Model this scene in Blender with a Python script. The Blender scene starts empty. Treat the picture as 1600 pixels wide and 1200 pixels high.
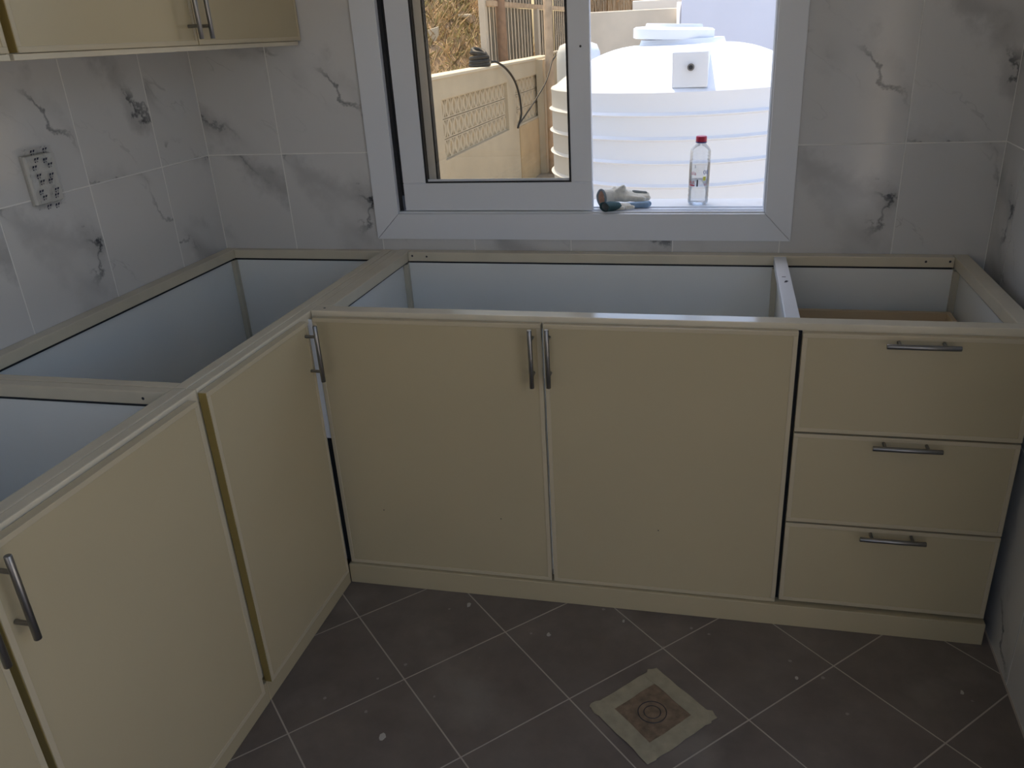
import bpy, bmesh, math, random
from mathutils import Vector, Matrix, noise

R = math.radians
PI = math.pi
scene = bpy.context.scene
COL = scene.collection
rng = random.Random(7)

# ------------------------------------------------------------------ camera
F_PX, YAW, PITCH, ROLL = 1277.28, 13.2594, 23.9625, -2.7858
CAM = Vector((1.7011, -2.5448, 1.5044))
_a, _b, _r = R(YAW), R(PITCH), R(ROLL)
fw = Vector((-math.sin(_a) * math.cos(_b), math.cos(_a) * math.cos(_b), -math.sin(_b)))
rt = Vector((math.cos(_a), math.sin(_a), 0))
up = rt.cross(fw)
rt2 = rt * math.cos(_r) + up * math.sin(_r)
up2 = -rt * math.sin(_r) + up * math.cos(_r)
cd = bpy.data.cameras.new('camera')
cam = bpy.data.objects.new('camera', cd)
COL.objects.link(cam)
M = Matrix((rt2, up2, -fw)).transposed().to_4x4()
M.translation = CAM
cam.matrix_world = M
cd.sensor_width = 36.0
cd.sensor_fit = 'HORIZONTAL'
cd.lens = F_PX * 36.0 / 1600.0
cd.shift_x = -41.4 / 1600.0
cd.shift_y = 16.4 / 1600.0
cd.clip_start = 0.02
cd.clip_end = 300
scene.camera = cam

# ------------------------------------------------------------------ world, sun, exposure
world = bpy.data.worlds.new('sky')
scene.world = world
world.use_nodes = True
wn = world.node_tree.nodes
bg = wn['Background']
sky = wn.new('ShaderNodeTexSky')
sky.sky_type = 'NISHITA'
sky.sun_disc = False
sky.sun_elevation = R(66)
sky.sun_rotation = R(-35)
sky.altitude = 50
sky.air_density = 1.0
sky.dust_density = 2.2
sky.ozone_density = 1.0
world.node_tree.links.new(sky.outputs[0], bg.inputs[0])
bg.inputs[1].default_value = 0.26

sd = bpy.data.lights.new('sun', 'SUN')
sd.energy = 3.7
sd.angle = R(0.55)
sd.color = (1.0, 0.95, 0.87)
sun = bpy.data.objects.new('sun', sd)
COL.objects.link(sun)
_el, _az = R(68), R(-35)      # from the far left, high
sdir = Vector((math.sin(_az) * math.cos(_el), math.cos(_az) * math.cos(_el), math.sin(_el)))
sun.rotation_euler = sdir.to_track_quat('Z', 'Y').to_euler()
sun.location = (-3, 5, 8)

vs = scene.view_settings
vs.view_transform = 'Standard'
vs.look = 'None'
vs.gamma = 1.0
vs.use_curve_mapping = False
vs.exposure = 0.68

# portals guide sky light through the window and two added, unseen openings
def portal(name, loc, rot, sx, sy):
    l = bpy.data.lights.new(name, 'AREA')
    l.shape = 'RECTANGLE'
    l.size, l.size_y = sx, sy
    l.cycles.is_portal = True
    o = bpy.data.objects.new(name, l)
    COL.objects.link(o)
    o.location, o.rotation_euler = loc, rot
    return o


portal('window_portal', (1.245, 0.21, 1.5), (-PI / 2, 0, 0), 1.2, 1.1)
portal('added_window_portal', (1.225, -4.46, 1.70), (PI / 2, 0, 0), 1.65, 1.60)
portal('added_doorway_portal', (2.56, -2.225, 1.12), (0, PI / 2, 0), 2.25, 1.45)

# ------------------------------------------------------------------ materials
MATS = {}


def mat(name, col, rough=0.5, metal=0.0, spec=0.5, noise_amt=0.0, noise_scale=8.0, bump=0.0, bump_scale=60.0, coat=0.0):
    if name in MATS:
        return MATS[name]
    m = bpy.data.materials.new(name)
    m.use_nodes = True
    nt = m.node_tree
    b = nt.nodes['Principled BSDF']
    b.inputs['Base Color'].default_value = (*col, 1)
    b.inputs['Roughness'].default_value = rough
    b.inputs['Metallic'].default_value = metal
    b.inputs['Specular IOR Level'].default_value = spec
    if coat:
        b.inputs['Coat Weight'].default_value = coat
        b.inputs['Coat Roughness'].default_value = 0.15
    tc = nt.nodes.new('ShaderNodeTexCoord')
    if noise_amt:
        n = nt.nodes.new('ShaderNodeTexNoise')
        n.inputs['Scale'].default_value = noise_scale
        n.inputs['Detail'].default_value = 6
        nt.links.new(tc.outputs['Object'], n.inputs['Vector'])
        mr = nt.nodes.new('ShaderNodeMapRange')
        mr.inputs[1].default_value = 0.3
        mr.inputs[2].default_value = 0.7
        mr.inputs[3].default_value = 1 - noise_amt
        mr.inputs[4].default_value = 1 + noise_amt
        nt.links.new(n.outputs[0], mr.inputs[0])
        mx = nt.nodes.new('ShaderNodeMix')
        mx.data_type = 'RGBA'
        mx.blend_type = 'MULTIPLY'
        mx.inputs[0].default_value = 1
        mx.inputs[6].default_value = (*col, 1)
        nt.links.new(mr.outputs[0], mx.inputs[7])
        nt.links.new(mx.outputs[2], b.inputs['Base Color'])
    if bump:
        n2 = nt.nodes.new('ShaderNodeTexNoise')
        n2.inputs['Scale'].default_value = bump_scale
        n2.inputs['Detail'].default_value = 4
        nt.links.new(tc.outputs['Object'], n2.inputs['Vector'])
        bp = nt.nodes.new('ShaderNodeBump')
        bp.inputs['Strength'].default_value = bump
        bp.inputs['Distance'].default_value = 0.01
        nt.links.new(n2.outputs[0], bp.inputs['Height'])
        nt.links.new(bp.outputs[0], b.inputs['Normal'])
    MATS[name] = m
    return m


def clear_mat(name, tint, gloss=0.08, rough=0.02):
    m = bpy.data.materials.new(name)
    m.use_nodes = True
    nt = m.node_tree
    nt.nodes.clear()
    out = nt.nodes.new('ShaderNodeOutputMaterial')
    tr = nt.nodes.new('ShaderNodeBsdfTransparent')
    tr.inputs[0].default_value = (*tint, 1)
    gl = nt.nodes.new('ShaderNodeBsdfGlossy')
    gl.inputs['Roughness'].default_value = rough
    lw = nt.nodes.new('ShaderNodeLayerWeight')
    lw.inputs[0].default_value = 0.25
    mp = nt.nodes.new('ShaderNodeMath')
    mp.operation = 'MULTIPLY_ADD'
    mp.inputs[1].default_value = 0.6
    mp.inputs[2].default_value = gloss
    mp.use_clamp = True
    mx = nt.nodes.new('ShaderNodeMixShader')
    nt.links.new(lw.outputs['Fresnel'], mp.inputs[0])
    nt.links.new(mp.outputs[0], mx.inputs[0])
    nt.links.new(tr.outputs[0], mx.inputs[1])
    nt.links.new(gl.outputs[0], mx.inputs[2])
    nt.links.new(mx.outputs[0], out.inputs[0])
    MATS[name] = m
    return m


def marble_mat():
    m = bpy.data.materials.new('marble_tile')
    m.use_nodes = True
    nt = m.node_tree
    L = nt.links.new
    b = nt.nodes['Principled BSDF']
    b.inputs['Roughness'].default_value = 0.13
    b.inputs['Specular IOR Level'].default_value = 0.5
    tc = nt.nodes.new('ShaderNodeTexCoord')
    oi = nt.nodes.new('ShaderNodeObjectInfo')
    sc_ = nt.nodes.new('ShaderNodeVectorMath')
    sc_.operation = 'SCALE'
    sc_.inputs[3].default_value = 10.0
    L(oi.outputs['Color'], sc_.inputs[0])
    ad = nt.nodes.new('ShaderNodeVectorMath')
    ad.operation = 'ADD'
    L(tc.outputs['Object'], ad.inputs[0])
    L(sc_.outputs[0], ad.inputs[1])
    mp = nt.nodes.new('ShaderNodeMapping')
    mp.inputs['Rotation'].default_value = (0, R(-38), 0)
    mp.inputs['Scale'].default_value = (1.0, 1.0, 2.6)
    # rotate first, then stretch: two mappings
    mp.inputs['Scale'].default_value = (1, 1, 1)
    L(ad.outputs[0], mp.inputs['Vector'])
    mp2 = nt.nodes.new('ShaderNodeMapping')
    mp2.inputs['Scale'].default_value = (1.0, 1.0, 2.9)
    L(mp.outputs[0], mp2.inputs['Vector'])

    def ridge(scale, lo, detail, dist):
        n = nt.nodes.new('ShaderNodeTexNoise')
        n.inputs['Scale'].default_value = scale
        n.inputs['Detail'].default_value = detail
        n.inputs['Roughness'].default_value = 0.55
        n.inputs['Distortion'].default_value = dist
        L(mp2.outputs[0], n.inputs['Vector'])
        s = nt.nodes.new('ShaderNodeMath'); s.operation = 'SUBTRACT'; s.inputs[1].default_value = 0.5
        L(n.outputs[0], s.inputs[0])
        a = nt.nodes.new('ShaderNodeMath'); a.operation = 'ABSOLUTE'
        L(s.outputs[0], a.inputs[0])
        r = nt.nodes.new('ShaderNodeMapRange')
        r.interpolation_type = 'SMOOTHSTEP'
        r.inputs[1].default_value = 0.0
        r.inputs[2].default_value = lo
        r.inputs[3].default_value = 1.0
        r.inputs[4].default_value = 0.0
        L(a.outputs[0], r.inputs[0])
        return r.outputs[0]

    def mask(scale, a_, b_, z):
        n = nt.nodes.new('ShaderNodeTexNoise')
        n.inputs['Scale'].default_value = scale
        n.inputs['Detail'].default_value = 1.5
        o = nt.nodes.new('ShaderNodeVectorMath'); o.operation = 'ADD'
        o.inputs[1].default_value = (z, z * 2, z * 3)
        L(mp2.outputs[0], o.inputs[0]); L(o.outputs[0], n.inputs['Vector'])
        r = nt.nodes.new('ShaderNodeMapRange')
        r.interpolation_type = 'SMOOTHSTEP'
        r.inputs[1].default_value = a_
        r.inputs[2].default_value = b_
        L(n.outputs[0], r.inputs[0])
        return r.outputs[0]

    def mul(x, y):
        q = nt.nodes.new('ShaderNodeMath'); q.operation = 'MULTIPLY'
        L(x, q.inputs[0])
        if isinstance(y, float):
            q.inputs[1].default_value = y
        else:
            L(y, q.inputs[1])
        return q.outputs[0]

    def add(x, y):
        q = nt.nodes.new('ShaderNodeMath'); q.operation = 'ADD'; q.use_clamp = True
        L(x, q.inputs[0]); L(y, q.inputs[1])
        return q.outputs[0]
    # long wavy diagonals: lines of constant (across + warp)
    sx = nt.nodes.new('ShaderNodeSeparateXYZ')
    L(mp.outputs[0], sx.inputs[0])
    nz = nt.nodes.new('ShaderNodeTexNoise')
    nz.inputs['Scale'].default_value = 3.6
    nz.inputs['Detail'].default_value = 7.0
    nz.inputs['Roughness'].default_value = 0.58
    L(ad.outputs[0], nz.inputs['Vector'])
    t1 = nt.nodes.new('ShaderNodeMath'); t1.operation = 'MULTIPLY'; t1.inputs[1].default_value = 3.0
    L(sx.outputs[2], t1.inputs[0])
    t2 = nt.nodes.new('ShaderNodeMath'); t2.operation = 'MULTIPLY_ADD'; t2.inputs[1].default_value = 1.7
    L(nz.outputs[0], t2.inputs[0]); L(t1.outputs[0], t2.inputs[2])
    t3 = nt.nodes.new('ShaderNodeMath'); t3.operation = 'FRACT'
    L(t2.outputs[0], t3.inputs[0])
    t4 = nt.nodes.new('ShaderNodeMath'); t4.operation = 'SUBTRACT'; t4.inputs[1].default_value = 0.5
    L(t3.outputs[0], t4.inputs[0])
    t5 = nt.nodes.new('ShaderNodeMath'); t5.operation = 'ABSOLUTE'
    L(t4.outputs[0], t5.inputs[0])

    def band(w_):
        r = nt.nodes.new('ShaderNodeMapRange'); r.interpolation_type = 'SMOOTHSTEP'
        r.inputs[1].default_value = 0.0; r.inputs[2].default_value = w_
        r.inputs[3].default_value = 1.0; r.inputs[4].default_value = 0.0
        L(t5.outputs[0], r.inputs[0])
        return r.outputs[0]
    mk_ = mask(3.0, 0.42, 0.60, 3.1)
    thin = mul(mul(band(0.042), mk_), 0.72)
    soft = mul(mul(band(0.26), mask(2.6, 0.38, 0.64, 3.1)), 0.36)
    fine = mul(mul(ridge(3.4, 0.014, 4.0, 0.3), mask(4.0, 0.56, 0.72, 9.7)), 0.22)
    v = add(add(thin, soft), fine)
    mx = nt.nodes.new('ShaderNodeMix'); mx.data_type = 'RGBA'
    mx.inputs[6].default_value = (0.71, 0.705, 0.695, 1)
    mx.inputs[7].default_value = (0.10, 0.105, 0.115, 1)
    L(v, mx.inputs[0])
    L(mx.outputs[2], b.inputs['Base Color'])
    MATS['marble'] = m
    return m


def floor_mat():
    m = bpy.data.materials.new('floor_tile_taupe')
    m.use_nodes = True
    nt = m.node_tree
    L = nt.links.new
    b = nt.nodes['Principled BSDF']
    b.inputs['Roughness'].default_value = 0.42
    tc = nt.nodes.new('ShaderNodeTexCoord')
    n = nt.nodes.new('ShaderNodeTexNoise'); n.inputs['Scale'].default_value = 6; n.inputs['Detail'].default_value = 8
    n.inputs['Roughness'].default_value = 0.65
    L(tc.outputs['Object'], n.inputs['Vector'])
    cr = nt.nodes.new('ShaderNodeValToRGB')
    cr.color_ramp.elements[0].position = 0.3
    cr.color_ramp.elements[0].color = (0.150, 0.122, 0.104, 1)
    cr.color_ramp.elements[1].position = 0.72
    cr.color_ramp.elements[1].color = (0.225, 0.188, 0.160, 1)
    L(n.outputs[0], cr.inputs[0])
    # dried plaster specks and smudges
    vo = nt.nodes.new('ShaderNodeTexVoronoi'); vo.inputs['Scale'].default_value = 13
    L(tc.outputs['Object'], vo.inputs['Vector'])
    n3 = nt.nodes.new('ShaderNodeTexNoise'); n3.inputs['Scale'].default_value = 90; n3.inputs['Detail'].default_value = 3
    L(tc.outputs['Object'], n3.inputs['Vector'])
    ad = nt.nodes.new('ShaderNodeMath'); ad.operation = 'MULTIPLY_ADD'; ad.inputs[1].default_value = 0.12
    L(n3.outputs[0], ad.inputs[0]); L(vo.outputs['Distance'], ad.inputs[2])
    mr = nt.nodes.new('ShaderNodeMapRange')
    mr.inputs[1].default_value = 0.105; mr.inputs[2].default_value = 0.12; mr.inputs[3].default_value = 1; mr.inputs[4].default_value = 0
    L(ad.outputs[0], mr.inputs[0])
    n4 = nt.nodes.new('ShaderNodeTexNoise'); n4.inputs['Scale'].default_value = 3.3; n4.inputs['Detail'].default_value = 6
    L(tc.outputs['Object'], n4.inputs['Vector'])
    mr2 = nt.nodes.new('ShaderNodeMapRange')
    mr2.inputs[1].default_value = 0.58; mr2.inputs[2].default_value = 0.75; mr2.inputs[3].default_value = 0; mr2.inputs[4].default_value = 0.22
    L(n4.outputs[0], mr2.inputs[0])
    sp = nt.nodes.new('ShaderNodeMath'); sp.operation = 'MULTIPLY_ADD'; sp.inputs[1].default_value = 0.45; sp.use_clamp = True
    L(mr.outputs[0], sp.inputs[0]); L(mr2.outputs[0], sp.inputs[2])
    mx = nt.nodes.new('ShaderNodeMix'); mx.data_type = 'RGBA'
    mx.inputs[7].default_value = (0.50, 0.46, 0.41, 1)
    L(sp.outputs[0], mx.inputs[0]); L(cr.outputs[0], mx.inputs[6])
    L(mx.outputs[2], b.inputs['Base Color'])
    MATS['floor'] = m


marble_mat()
floor_mat()
mat('grout', (0.90, 0.89, 0.86), 0.9)
mat('floor_grout', (0.52, 0.46, 0.38), 0.9)
mat('plaster', (0.70, 0.69, 0.66), 0.9, noise_amt=0.04)
mat('ceiling', (0.80, 0.79, 0.76), 0.9)
mat('cream', (0.55, 0.465, 0.295), 0.24, spec=0.45, noise_amt=0.03, noise_scale=1.7)
mat('cream_rail', (0.72, 0.65, 0.50), 0.16, spec=0.5, noise_amt=0.05, noise_scale=9)
mat('gold_edge', (0.36, 0.27, 0.09), 0.35, metal=0.3)
mat('cream_edge', (0.60, 0.515, 0.35), 0.30, spec=0.5)
mat('inner_panel', (0.89, 0.905, 0.88), 0.35, noise_amt=0.02, noise_scale=3)
mat('inner_post', (0.62, 0.57, 0.45), 0.4)
mat('tan_box', (0.66, 0.52, 0.34), 0.5)
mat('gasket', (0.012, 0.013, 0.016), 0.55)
mat('steel', (0.28, 0.275, 0.27), 0.36, metal=1.0)
mat('screw', (0.06, 0.06, 0.07), 0.5, metal=0.6)
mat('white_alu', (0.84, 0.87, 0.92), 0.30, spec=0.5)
mat('sill_stone', (0.74, 0.74, 0.73), 0.55, noise_amt=0.05, noise_scale=12)
mat('pen', (0.03, 0.035, 0.06), 0.6)
clear_mat('bronze_glass', (0.93, 0.895, 0.83), 0.03)
clear_mat('pet', (0.955, 0.965, 0.975), 0.05, 0.08)
clear_mat('film', (0.95, 0.95, 0.95), 0.05, 0.12)
mat('red_cap', (0.55, 0.02, 0.07), 0.4)
mat('print_red', (0.55, 0.08, 0.12), 0.5)
mat('print_blue', (0.08, 0.12, 0.38), 0.5)
mat('print_black', (0.03, 0.03, 0.04), 0.5)
mat('print_yellow', (0.70, 0.68, 0.10), 0.5)
mat('print_navy', (0.012, 0.014, 0.05), 0.5)
mat('socket_white', (0.78, 0.77, 0.73), 0.35)
mat('socket_box', (0.50, 0.49, 0.46), 0.5)
mat('glove_cotton', (0.78, 0.76, 0.68), 0.95, noise_amt=0.10, noise_scale=60, bump=0.4, bump_scale=300)
mat('glove_teal', (0.035, 0.085, 0.095), 0.9, noise_amt=0.1, noise_scale=80)
mat('glove_blue', (0.22, 0.33, 0.47), 0.9, noise_amt=0.1, noise_scale=80)
mat('glove_grey', (0.22, 0.25, 0.26), 0.9)
mat('glove_lining', (0.50, 0.30, 0.20), 0.95, noise_amt=0.1, noise_scale=80)
mat('tape', (0.42, 0.37, 0.255), 0.75, noise_amt=0.14, noise_scale=28, bump=0.2, bump_scale=120)
mat('drain_metal', (0.24, 0.17, 0.11), 0.75, noise_amt=0.35, noise_scale=40)
mat('flake', (0.52, 0.49, 0.43), 0.9)
mat('tank', (0.71, 0.735, 0.775), 0.42)
mat('fitting', (0.20, 0.19, 0.18), 0.4, metal=0.7)
mat('yard_wall', (0.66, 0.59, 0.47), 0.95, noise_amt=0.06, noise_scale=2.5, bump=0.1)
mat('yard_wall_bare', (0.60, 0.47, 0.30), 0.95, noise_amt=0.12, noise_scale=3.5)
mat('wall_cap', (0.76, 0.71, 0.61), 0.9)
mat('tan_wall', (0.66, 0.56, 0.42), 0.95, noise_amt=0.10, noise_scale=1.8)
mat('pale_wall', (0.72, 0.71, 0.76), 0.9, noise_amt=0.03, noise_scale=1.2)
mat('galv', (0.74, 0.70, 0.65), 0.7, metal=0.0, noise_amt=0.08, noise_scale=3)
mat('fence_post', (0.66, 0.52, 0.40), 0.8, noise_amt=0.2, noise_scale=9)
mat('rust_post', (0.40, 0.26, 0.18), 0.8, noise_amt=0.25, noise_scale=12)
mat('sand', (0.37, 0.32, 0.26), 1.0, noise_amt=0.18, noise_scale=0.9)
mat('bounce_paving', (0.62, 0.58, 0.52), 0.9, noise_amt=0.08, noise_scale=1.5)  # pale tone chosen to bounce light indoors
mat('soil', (0.52, 0.39, 0.27), 1.0, noise_amt=0.35, noise_scale=1.6)
mat('twig', (0.62, 0.48, 0.31), 1.0, noise_amt=0.4, noise_scale=1.2)
mat('twig_green', (0.46, 0.43, 0.22), 1.0, noise_amt=0.4, noise_scale=1.5)
mat('twig_dark', (0.20, 0.14, 0.09), 1.0, noise_amt=0.4, noise_scale=1.5)
mat('cable', (0.015, 0.016, 0.018), 0.5)
mat('white_cable', (0.66, 0.62, 0.55), 0.6)
mat('green_pipe', (0.08, 0.17, 0.12), 0.5)
mat('brick', (0.50, 0.28, 0.15), 0.95, noise_amt=0.2, noise_scale=14)
mat('paper_white', (0.80, 0.77, 0.70), 0.9)
mat('rear_door_wood', (0.45, 0.33, 0.22), 0.5)


# ------------------------------------------------------------------ mesh helpers
class MB:
    def __init__(self):
        self.bm = bmesh.new()

    def _bev(self, vs_, w, seg):
        es = list({e for v in vs_ for e in v.link_edges})
        bmesh.ops.bevel(self.bm, geom=es, offset=w, segments=seg, profile=0.7, affect='EDGES')

    def box(self, x0, x1, y0, y1, z0, z1, bev=0.0, seg=1):
        v = [self.bm.verts.new(p) for p in ((x0, y0, z0), (x1, y0, z0), (x1, y1, z0), (x0, y1, z0), (x0, y0, z1), (x1, y0, z1), (x1, y1, z1), (x0, y1, z1))]
        for f in ((3, 2, 1, 0), (4, 5, 6, 7), (0, 1, 5, 4), (1, 2, 6, 5), (2, 3, 7, 6), (3, 0, 4, 7)):
            self.bm.faces.new([v[i] for i in f])
        if bev:
            self._bev(v, bev, seg)
        return self

    def prism(self, pts, d, origin=(0, 0, 0)):
        """polygon pts (3D) extruded by vector d"""
        a = [self.bm.verts.new(p) for p in pts]
        b = [self.bm.verts.new(Vector(p) + Vector(d)) for p in pts]
        n = len(a)
        self.bm.faces.new(a[::-1])
        self.bm.faces.new(b)
        for i in range(n):
            j = (i + 1) % n
            self.bm.faces.new((a[i], a[j], b[j], b[i]))
        return self

    def tube(self, pts, r, n=10, caps=True, closed=False):
        pts = [Vector(p) for p in pts]
        rings = []
        N = len(pts)
        rr = r if isinstance(r, (list, tuple)) else [r] * N
        prev = None
        for i, p in enumerate(pts):
            t = (pts[min(i + 1, N - 1)] - pts[max(i - 1, 0)]).normalized()
            if prev is None:
                a = t.orthogonal().normalized()
            else:
                a = (prev - t * prev.dot(t)).normalized()
            prev = a
            b = t.cross(a)
            rings.append([self.bm.verts.new(p + (a * math.cos(2 * PI * k / n) + b * math.sin(2 * PI * k / n)) * rr[i]) for k in range(n)])
        for i in range(N - 1):
            for k in range(n):
                k2 = (k + 1) % n
                self.bm.faces.new((rings[i][k], rings[i][k2], rings[i + 1][k2], rings[i + 1][k]))
        if caps:
            self.bm.faces.new(rings[0][::-1])
            self.bm.faces.new(rings[-1])
        return self

    def lathe(self, prof, c=(0, 0, 0), n=32, cap0=True, cap1=True):
        rings = []
        for (r, z) in prof:
            rings.append([self.bm.verts.new((c[0] + r * math.cos(2 * PI * k / n), c[1] + r * math.sin(2 * PI * k / n), c[2] + z)) for k in range(n)])
        for i in range(len(rings) - 1):
            for k in range(n):
                k2 = (k + 1) % n
                self.bm.faces.new((rings[i][k], rings[i][k2], rings[i + 1][k2], rings[i + 1][k]))
        if cap0:
            self.bm.faces.new(rings[0][::-1])
        if cap1:
            self.bm.faces.new(rings[-1])
        return self

    def mesh(self, name, smooth=False):
        me = bpy.data.meshes.new(name)
        bmesh.ops.recalc_face_normals(self.bm, faces=self.bm.faces)
        self.bm.to_mesh(me)
        self.bm.free()
        if smooth:
            for p in me.polygons:
                p.use_smooth = True
        return me


WLOC = {}


def obj(name, data, m=None, parent=None, loc=None, smooth=False, rot=None):
    """data: MB in world coordinates (loc None) or a mesh local to loc"""
    me = data.mesh(name, smooth) if isinstance(data, MB) else data
    o = bpy.data.objects.new(name, me)
    COL.objects.link(o)
    base = WLOC.get(parent.name, Vector((0, 0, 0))) if parent else Vector((0, 0, 0))
    if loc is None:
        if base.length:
            me.transform(Matrix.Translation(-base))
        WLOC[o.name] = base.copy()
    else:
        o.location = Vector(loc) - base
        WLOC[o.name] = Vector(loc)
    if rot:
        o.rotation_euler = rot
    if parent:
        o.parent = parent
    if m and not me.materials:
        me.materials.append(MATS[m])
    return o


def tag(o, label, cat, group=None, kind=None):
    o['label'] = label
    o['category'] = cat
    if group:
        o['group'] = group
    if kind:
        o['kind'] = kind
    return o


def thing(name, label, cat, loc, group=None, kind=None, rot=None):
    o = bpy.data.objects.new(name, None)
    o.empty_display_size = 0.1
    COL.objects.link(o)
    o.location = loc
    if rot:
        o.rotation_euler = rot
    WLOC[o.name] = Vector(loc)
    return tag(o, label, cat, group, kind)


def bx(*a, **k):
    return MB().box(*a, **k)


# ------------------------------------------------------------------ key dimensions
W = 2.4537            # room width at the back wall
RSL = 0.0315          # the right wall leans in this much per metre towards the camera
YR = -4.3             # rear wall
ZC = 2.75             # ceiling
WX0, WX1, WZ0, WZ1 = 0.645, 1.845, 0.955, 2.05   # hole in the wall
TP = 0.3208           # wall tile pitch
TH = 0.6415
ZROW = 0.529
GAP = 0.0019
TT = 0.001            # how far tiles stand proud of the bedding

# ------------------------------------------------------------------ room shell
fl = tag(bpy.data.objects.new('floor', None), 'taupe diagonal floor tiles with pale joints and plaster specks', 'floor', kind='structure')
COL.objects.link(fl)
WLOC[fl.name] = Vector((0, 0, 0))
obj('floor_bed', bx(-0.15, 2.6, YR - 0.15, 0.18, -0.12, -0.0005), 'floor_grout', fl)
obj('far_floor', bx(0, 2.45, YR, -2.75, -0.0005, 0), 'floor', fl)
# diagonal tiles, clipped to the room
GS, GA = 0.3036, R(-44.4428)
gu = Vector((math.cos(GA), math.sin(GA)))
gw = Vector((-math.sin(GA), math.cos(GA)))
G0 = Vector((0.7415, -0.8345))


def clip(poly, nx, ny, d):      # keep nx*x+ny*y <= d
    out = []
    for i in range(len(poly)):
        a, b = poly[i], poly[(i + 1) % len(poly)]
        da, db = nx * a[0] + ny * a[1] - d, nx * b[0] + ny * b[1] - d
        if da <= 0:
            out.append(a)
        if (da < 0) != (db < 0):
            t = da / (da - db)
            out.append((a[0] + (b[0] - a[0]) * t, a[1] + (b[1] - a[1]) * t))
    return out


for i in range(-9, 14):
    for j in range(-9, 12):
        c0 = G0 + gu * (GS * i) + gw * (GS * j)
        g = 0.0019
        q = [c0 + gu * g + gw * g, c0 + gu * (GS - g) + gw * g, c0 + gu * (GS - g) + gw * (GS - g), c0 + gu * g + gw * (GS - g)]
        q = [(p.x, p.y) for p in q]
        cx = sum(p[0] for p in q) / 4
        cy = sum(p[1] for p in q) / 4
        if cy < -2.85 or (cx < 0.45) or cy > -0.5:
            continue
        for (nx, ny, d) in ((-1, 0, -0.45), (0, 1, -0.45), (0, -1, 2.75), (1, -RSL, W - 0.004)):
            q = clip(q, nx, ny, d)
            if len(q) < 3:
                break
        if len(q) < 3:
            continue
        mb = MB().prism([(p[0], p[1], -0.0005) for p in q], (0, 0, 0.0005))
        obj('floor_tile', mb, 'floor', fl)

obj('ceiling', bx(-0.15, 2.65, YR - 0.15, 0.2, ZC, ZC + 0.15), 'ceiling')
tag(bpy.data.objects['ceiling'], 'plain white ceiling above the kitchen', 'ceiling', kind='structure')


def tile_wall(wall, u0, zs, u_lo, u_hi, frame, hole=None):
    """tiles as objects of the wall; frame: (origin, u)"""
    cache = {}
    o_, u_ = frame
    ang = math.atan2(u_.y, u_.x)
    k = 0
    n = int(math.ceil((u_hi - u0) / TP))
    for i in range(n):
        for (r_, z0) in enumerate(zs):
            a, b, c, d = 0, TP, 0, TH
            lo = max(u0 + i * TP, u_lo) - (u0 + i * TP)
            hi = min(u0 + (i + 1) * TP, u_hi) - (u0 + i * TP)
            if hi - lo < 0.012:
                continue
            zlo = max(z0, 0.0) - z0
            zhi = min(z0 + TH, ZC) - z0
            rects = [(lo + GAP, hi - GAP, zlo + GAP, zhi - GAP)]
            if hole:
                hx0, hx1 = hole[0] - (u0 + i * TP), hole[1] - (u0 + i * TP)
                hz0, hz1 = hole[2] - z0, hole[3] - z0
                out = []
                for (x0, x1, y0, y1) in rects:
                    if hx1 <= x0 or hx0 >= x1 or hz1 <= y0 or hz0 >= y1:
                        out.append((x0, x1, y0, y1))
                        continue
                    if hz0 > y0:
                        out.append((x0, x1, y0, hz0))
                    if hz1 < y1:
                        out.append((x0, x1, hz1, y1))
                    yy0, yy1 = max(y0, hz0), min(y1, hz1)
                    if hx0 > x0:
                        out.append((x0, hx0, yy0, yy1))
                    if hx1 < x1:
                        out.append((hx1, x1, yy0, yy1))
                rects = out
            if not rects:
                continue
            key = tuple(round(v, 4) for rc in rects for v in rc)
            if key not in cache:
                mb = MB()
                for (x0, x1, y0, y1) in rects:
                    if len(rects) == 1:
                        mb.box(x0, x1, 0.0, TT, y0, y1, bev=0.0006)
                    else:
                        mb.box(x0, x1, 0.0, TT, y0, y1)
                me = mb.mesh('wall_tile')
                me.materials.append(MATS['marble'])
                cache[key] = me
            p = o_ + u_ * (u0 + i * TP)
            t = obj('wall_tile', cache[key], None, wall, loc=(p.x, p.y, z0), rot=(0, 0, ang))
            v = VAR[(i * 2 + r_ * 3 + k) % len(VAR)]
            t.color = (v[0], v[1], v[2], 1)
        k += 1


VAR = [(0.13, 0.40, 0.27), (0.55, 0.21, 0.83), (0.77, 0.65, 0.09), (0.31, 0.93, 0.61), (0.92, 0.08, 0.45)]

# back wall with the window hole
wb = thing('wall_back', 'marble-look tiled wall around the sliding window', 'wall', (0, 0, 0), kind='structure')
mb = MB()
y0, y1 = TT, 0.20
mb.box(-0.15, WX0, y0, y1, -0.45, ZC)
mb.box(WX1, 2.65, y0, y1, -0.45, ZC)
mb.box(WX0, WX1, y0, y1, -0.45, WZ0)
mb.box(WX0, WX1, y0, y1, WZ1, ZC)
obj('masonry', mb, 'grout', wb)
tile_wall(wb, 0.27 - TP, [ZROW, ZROW + TH, ZROW + 2 * TH], 0.0, W, (Vector((0, 0, 0)), Vector((1, 0, 0))), hole=(WX0, WX1, WZ0, WZ1))

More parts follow.
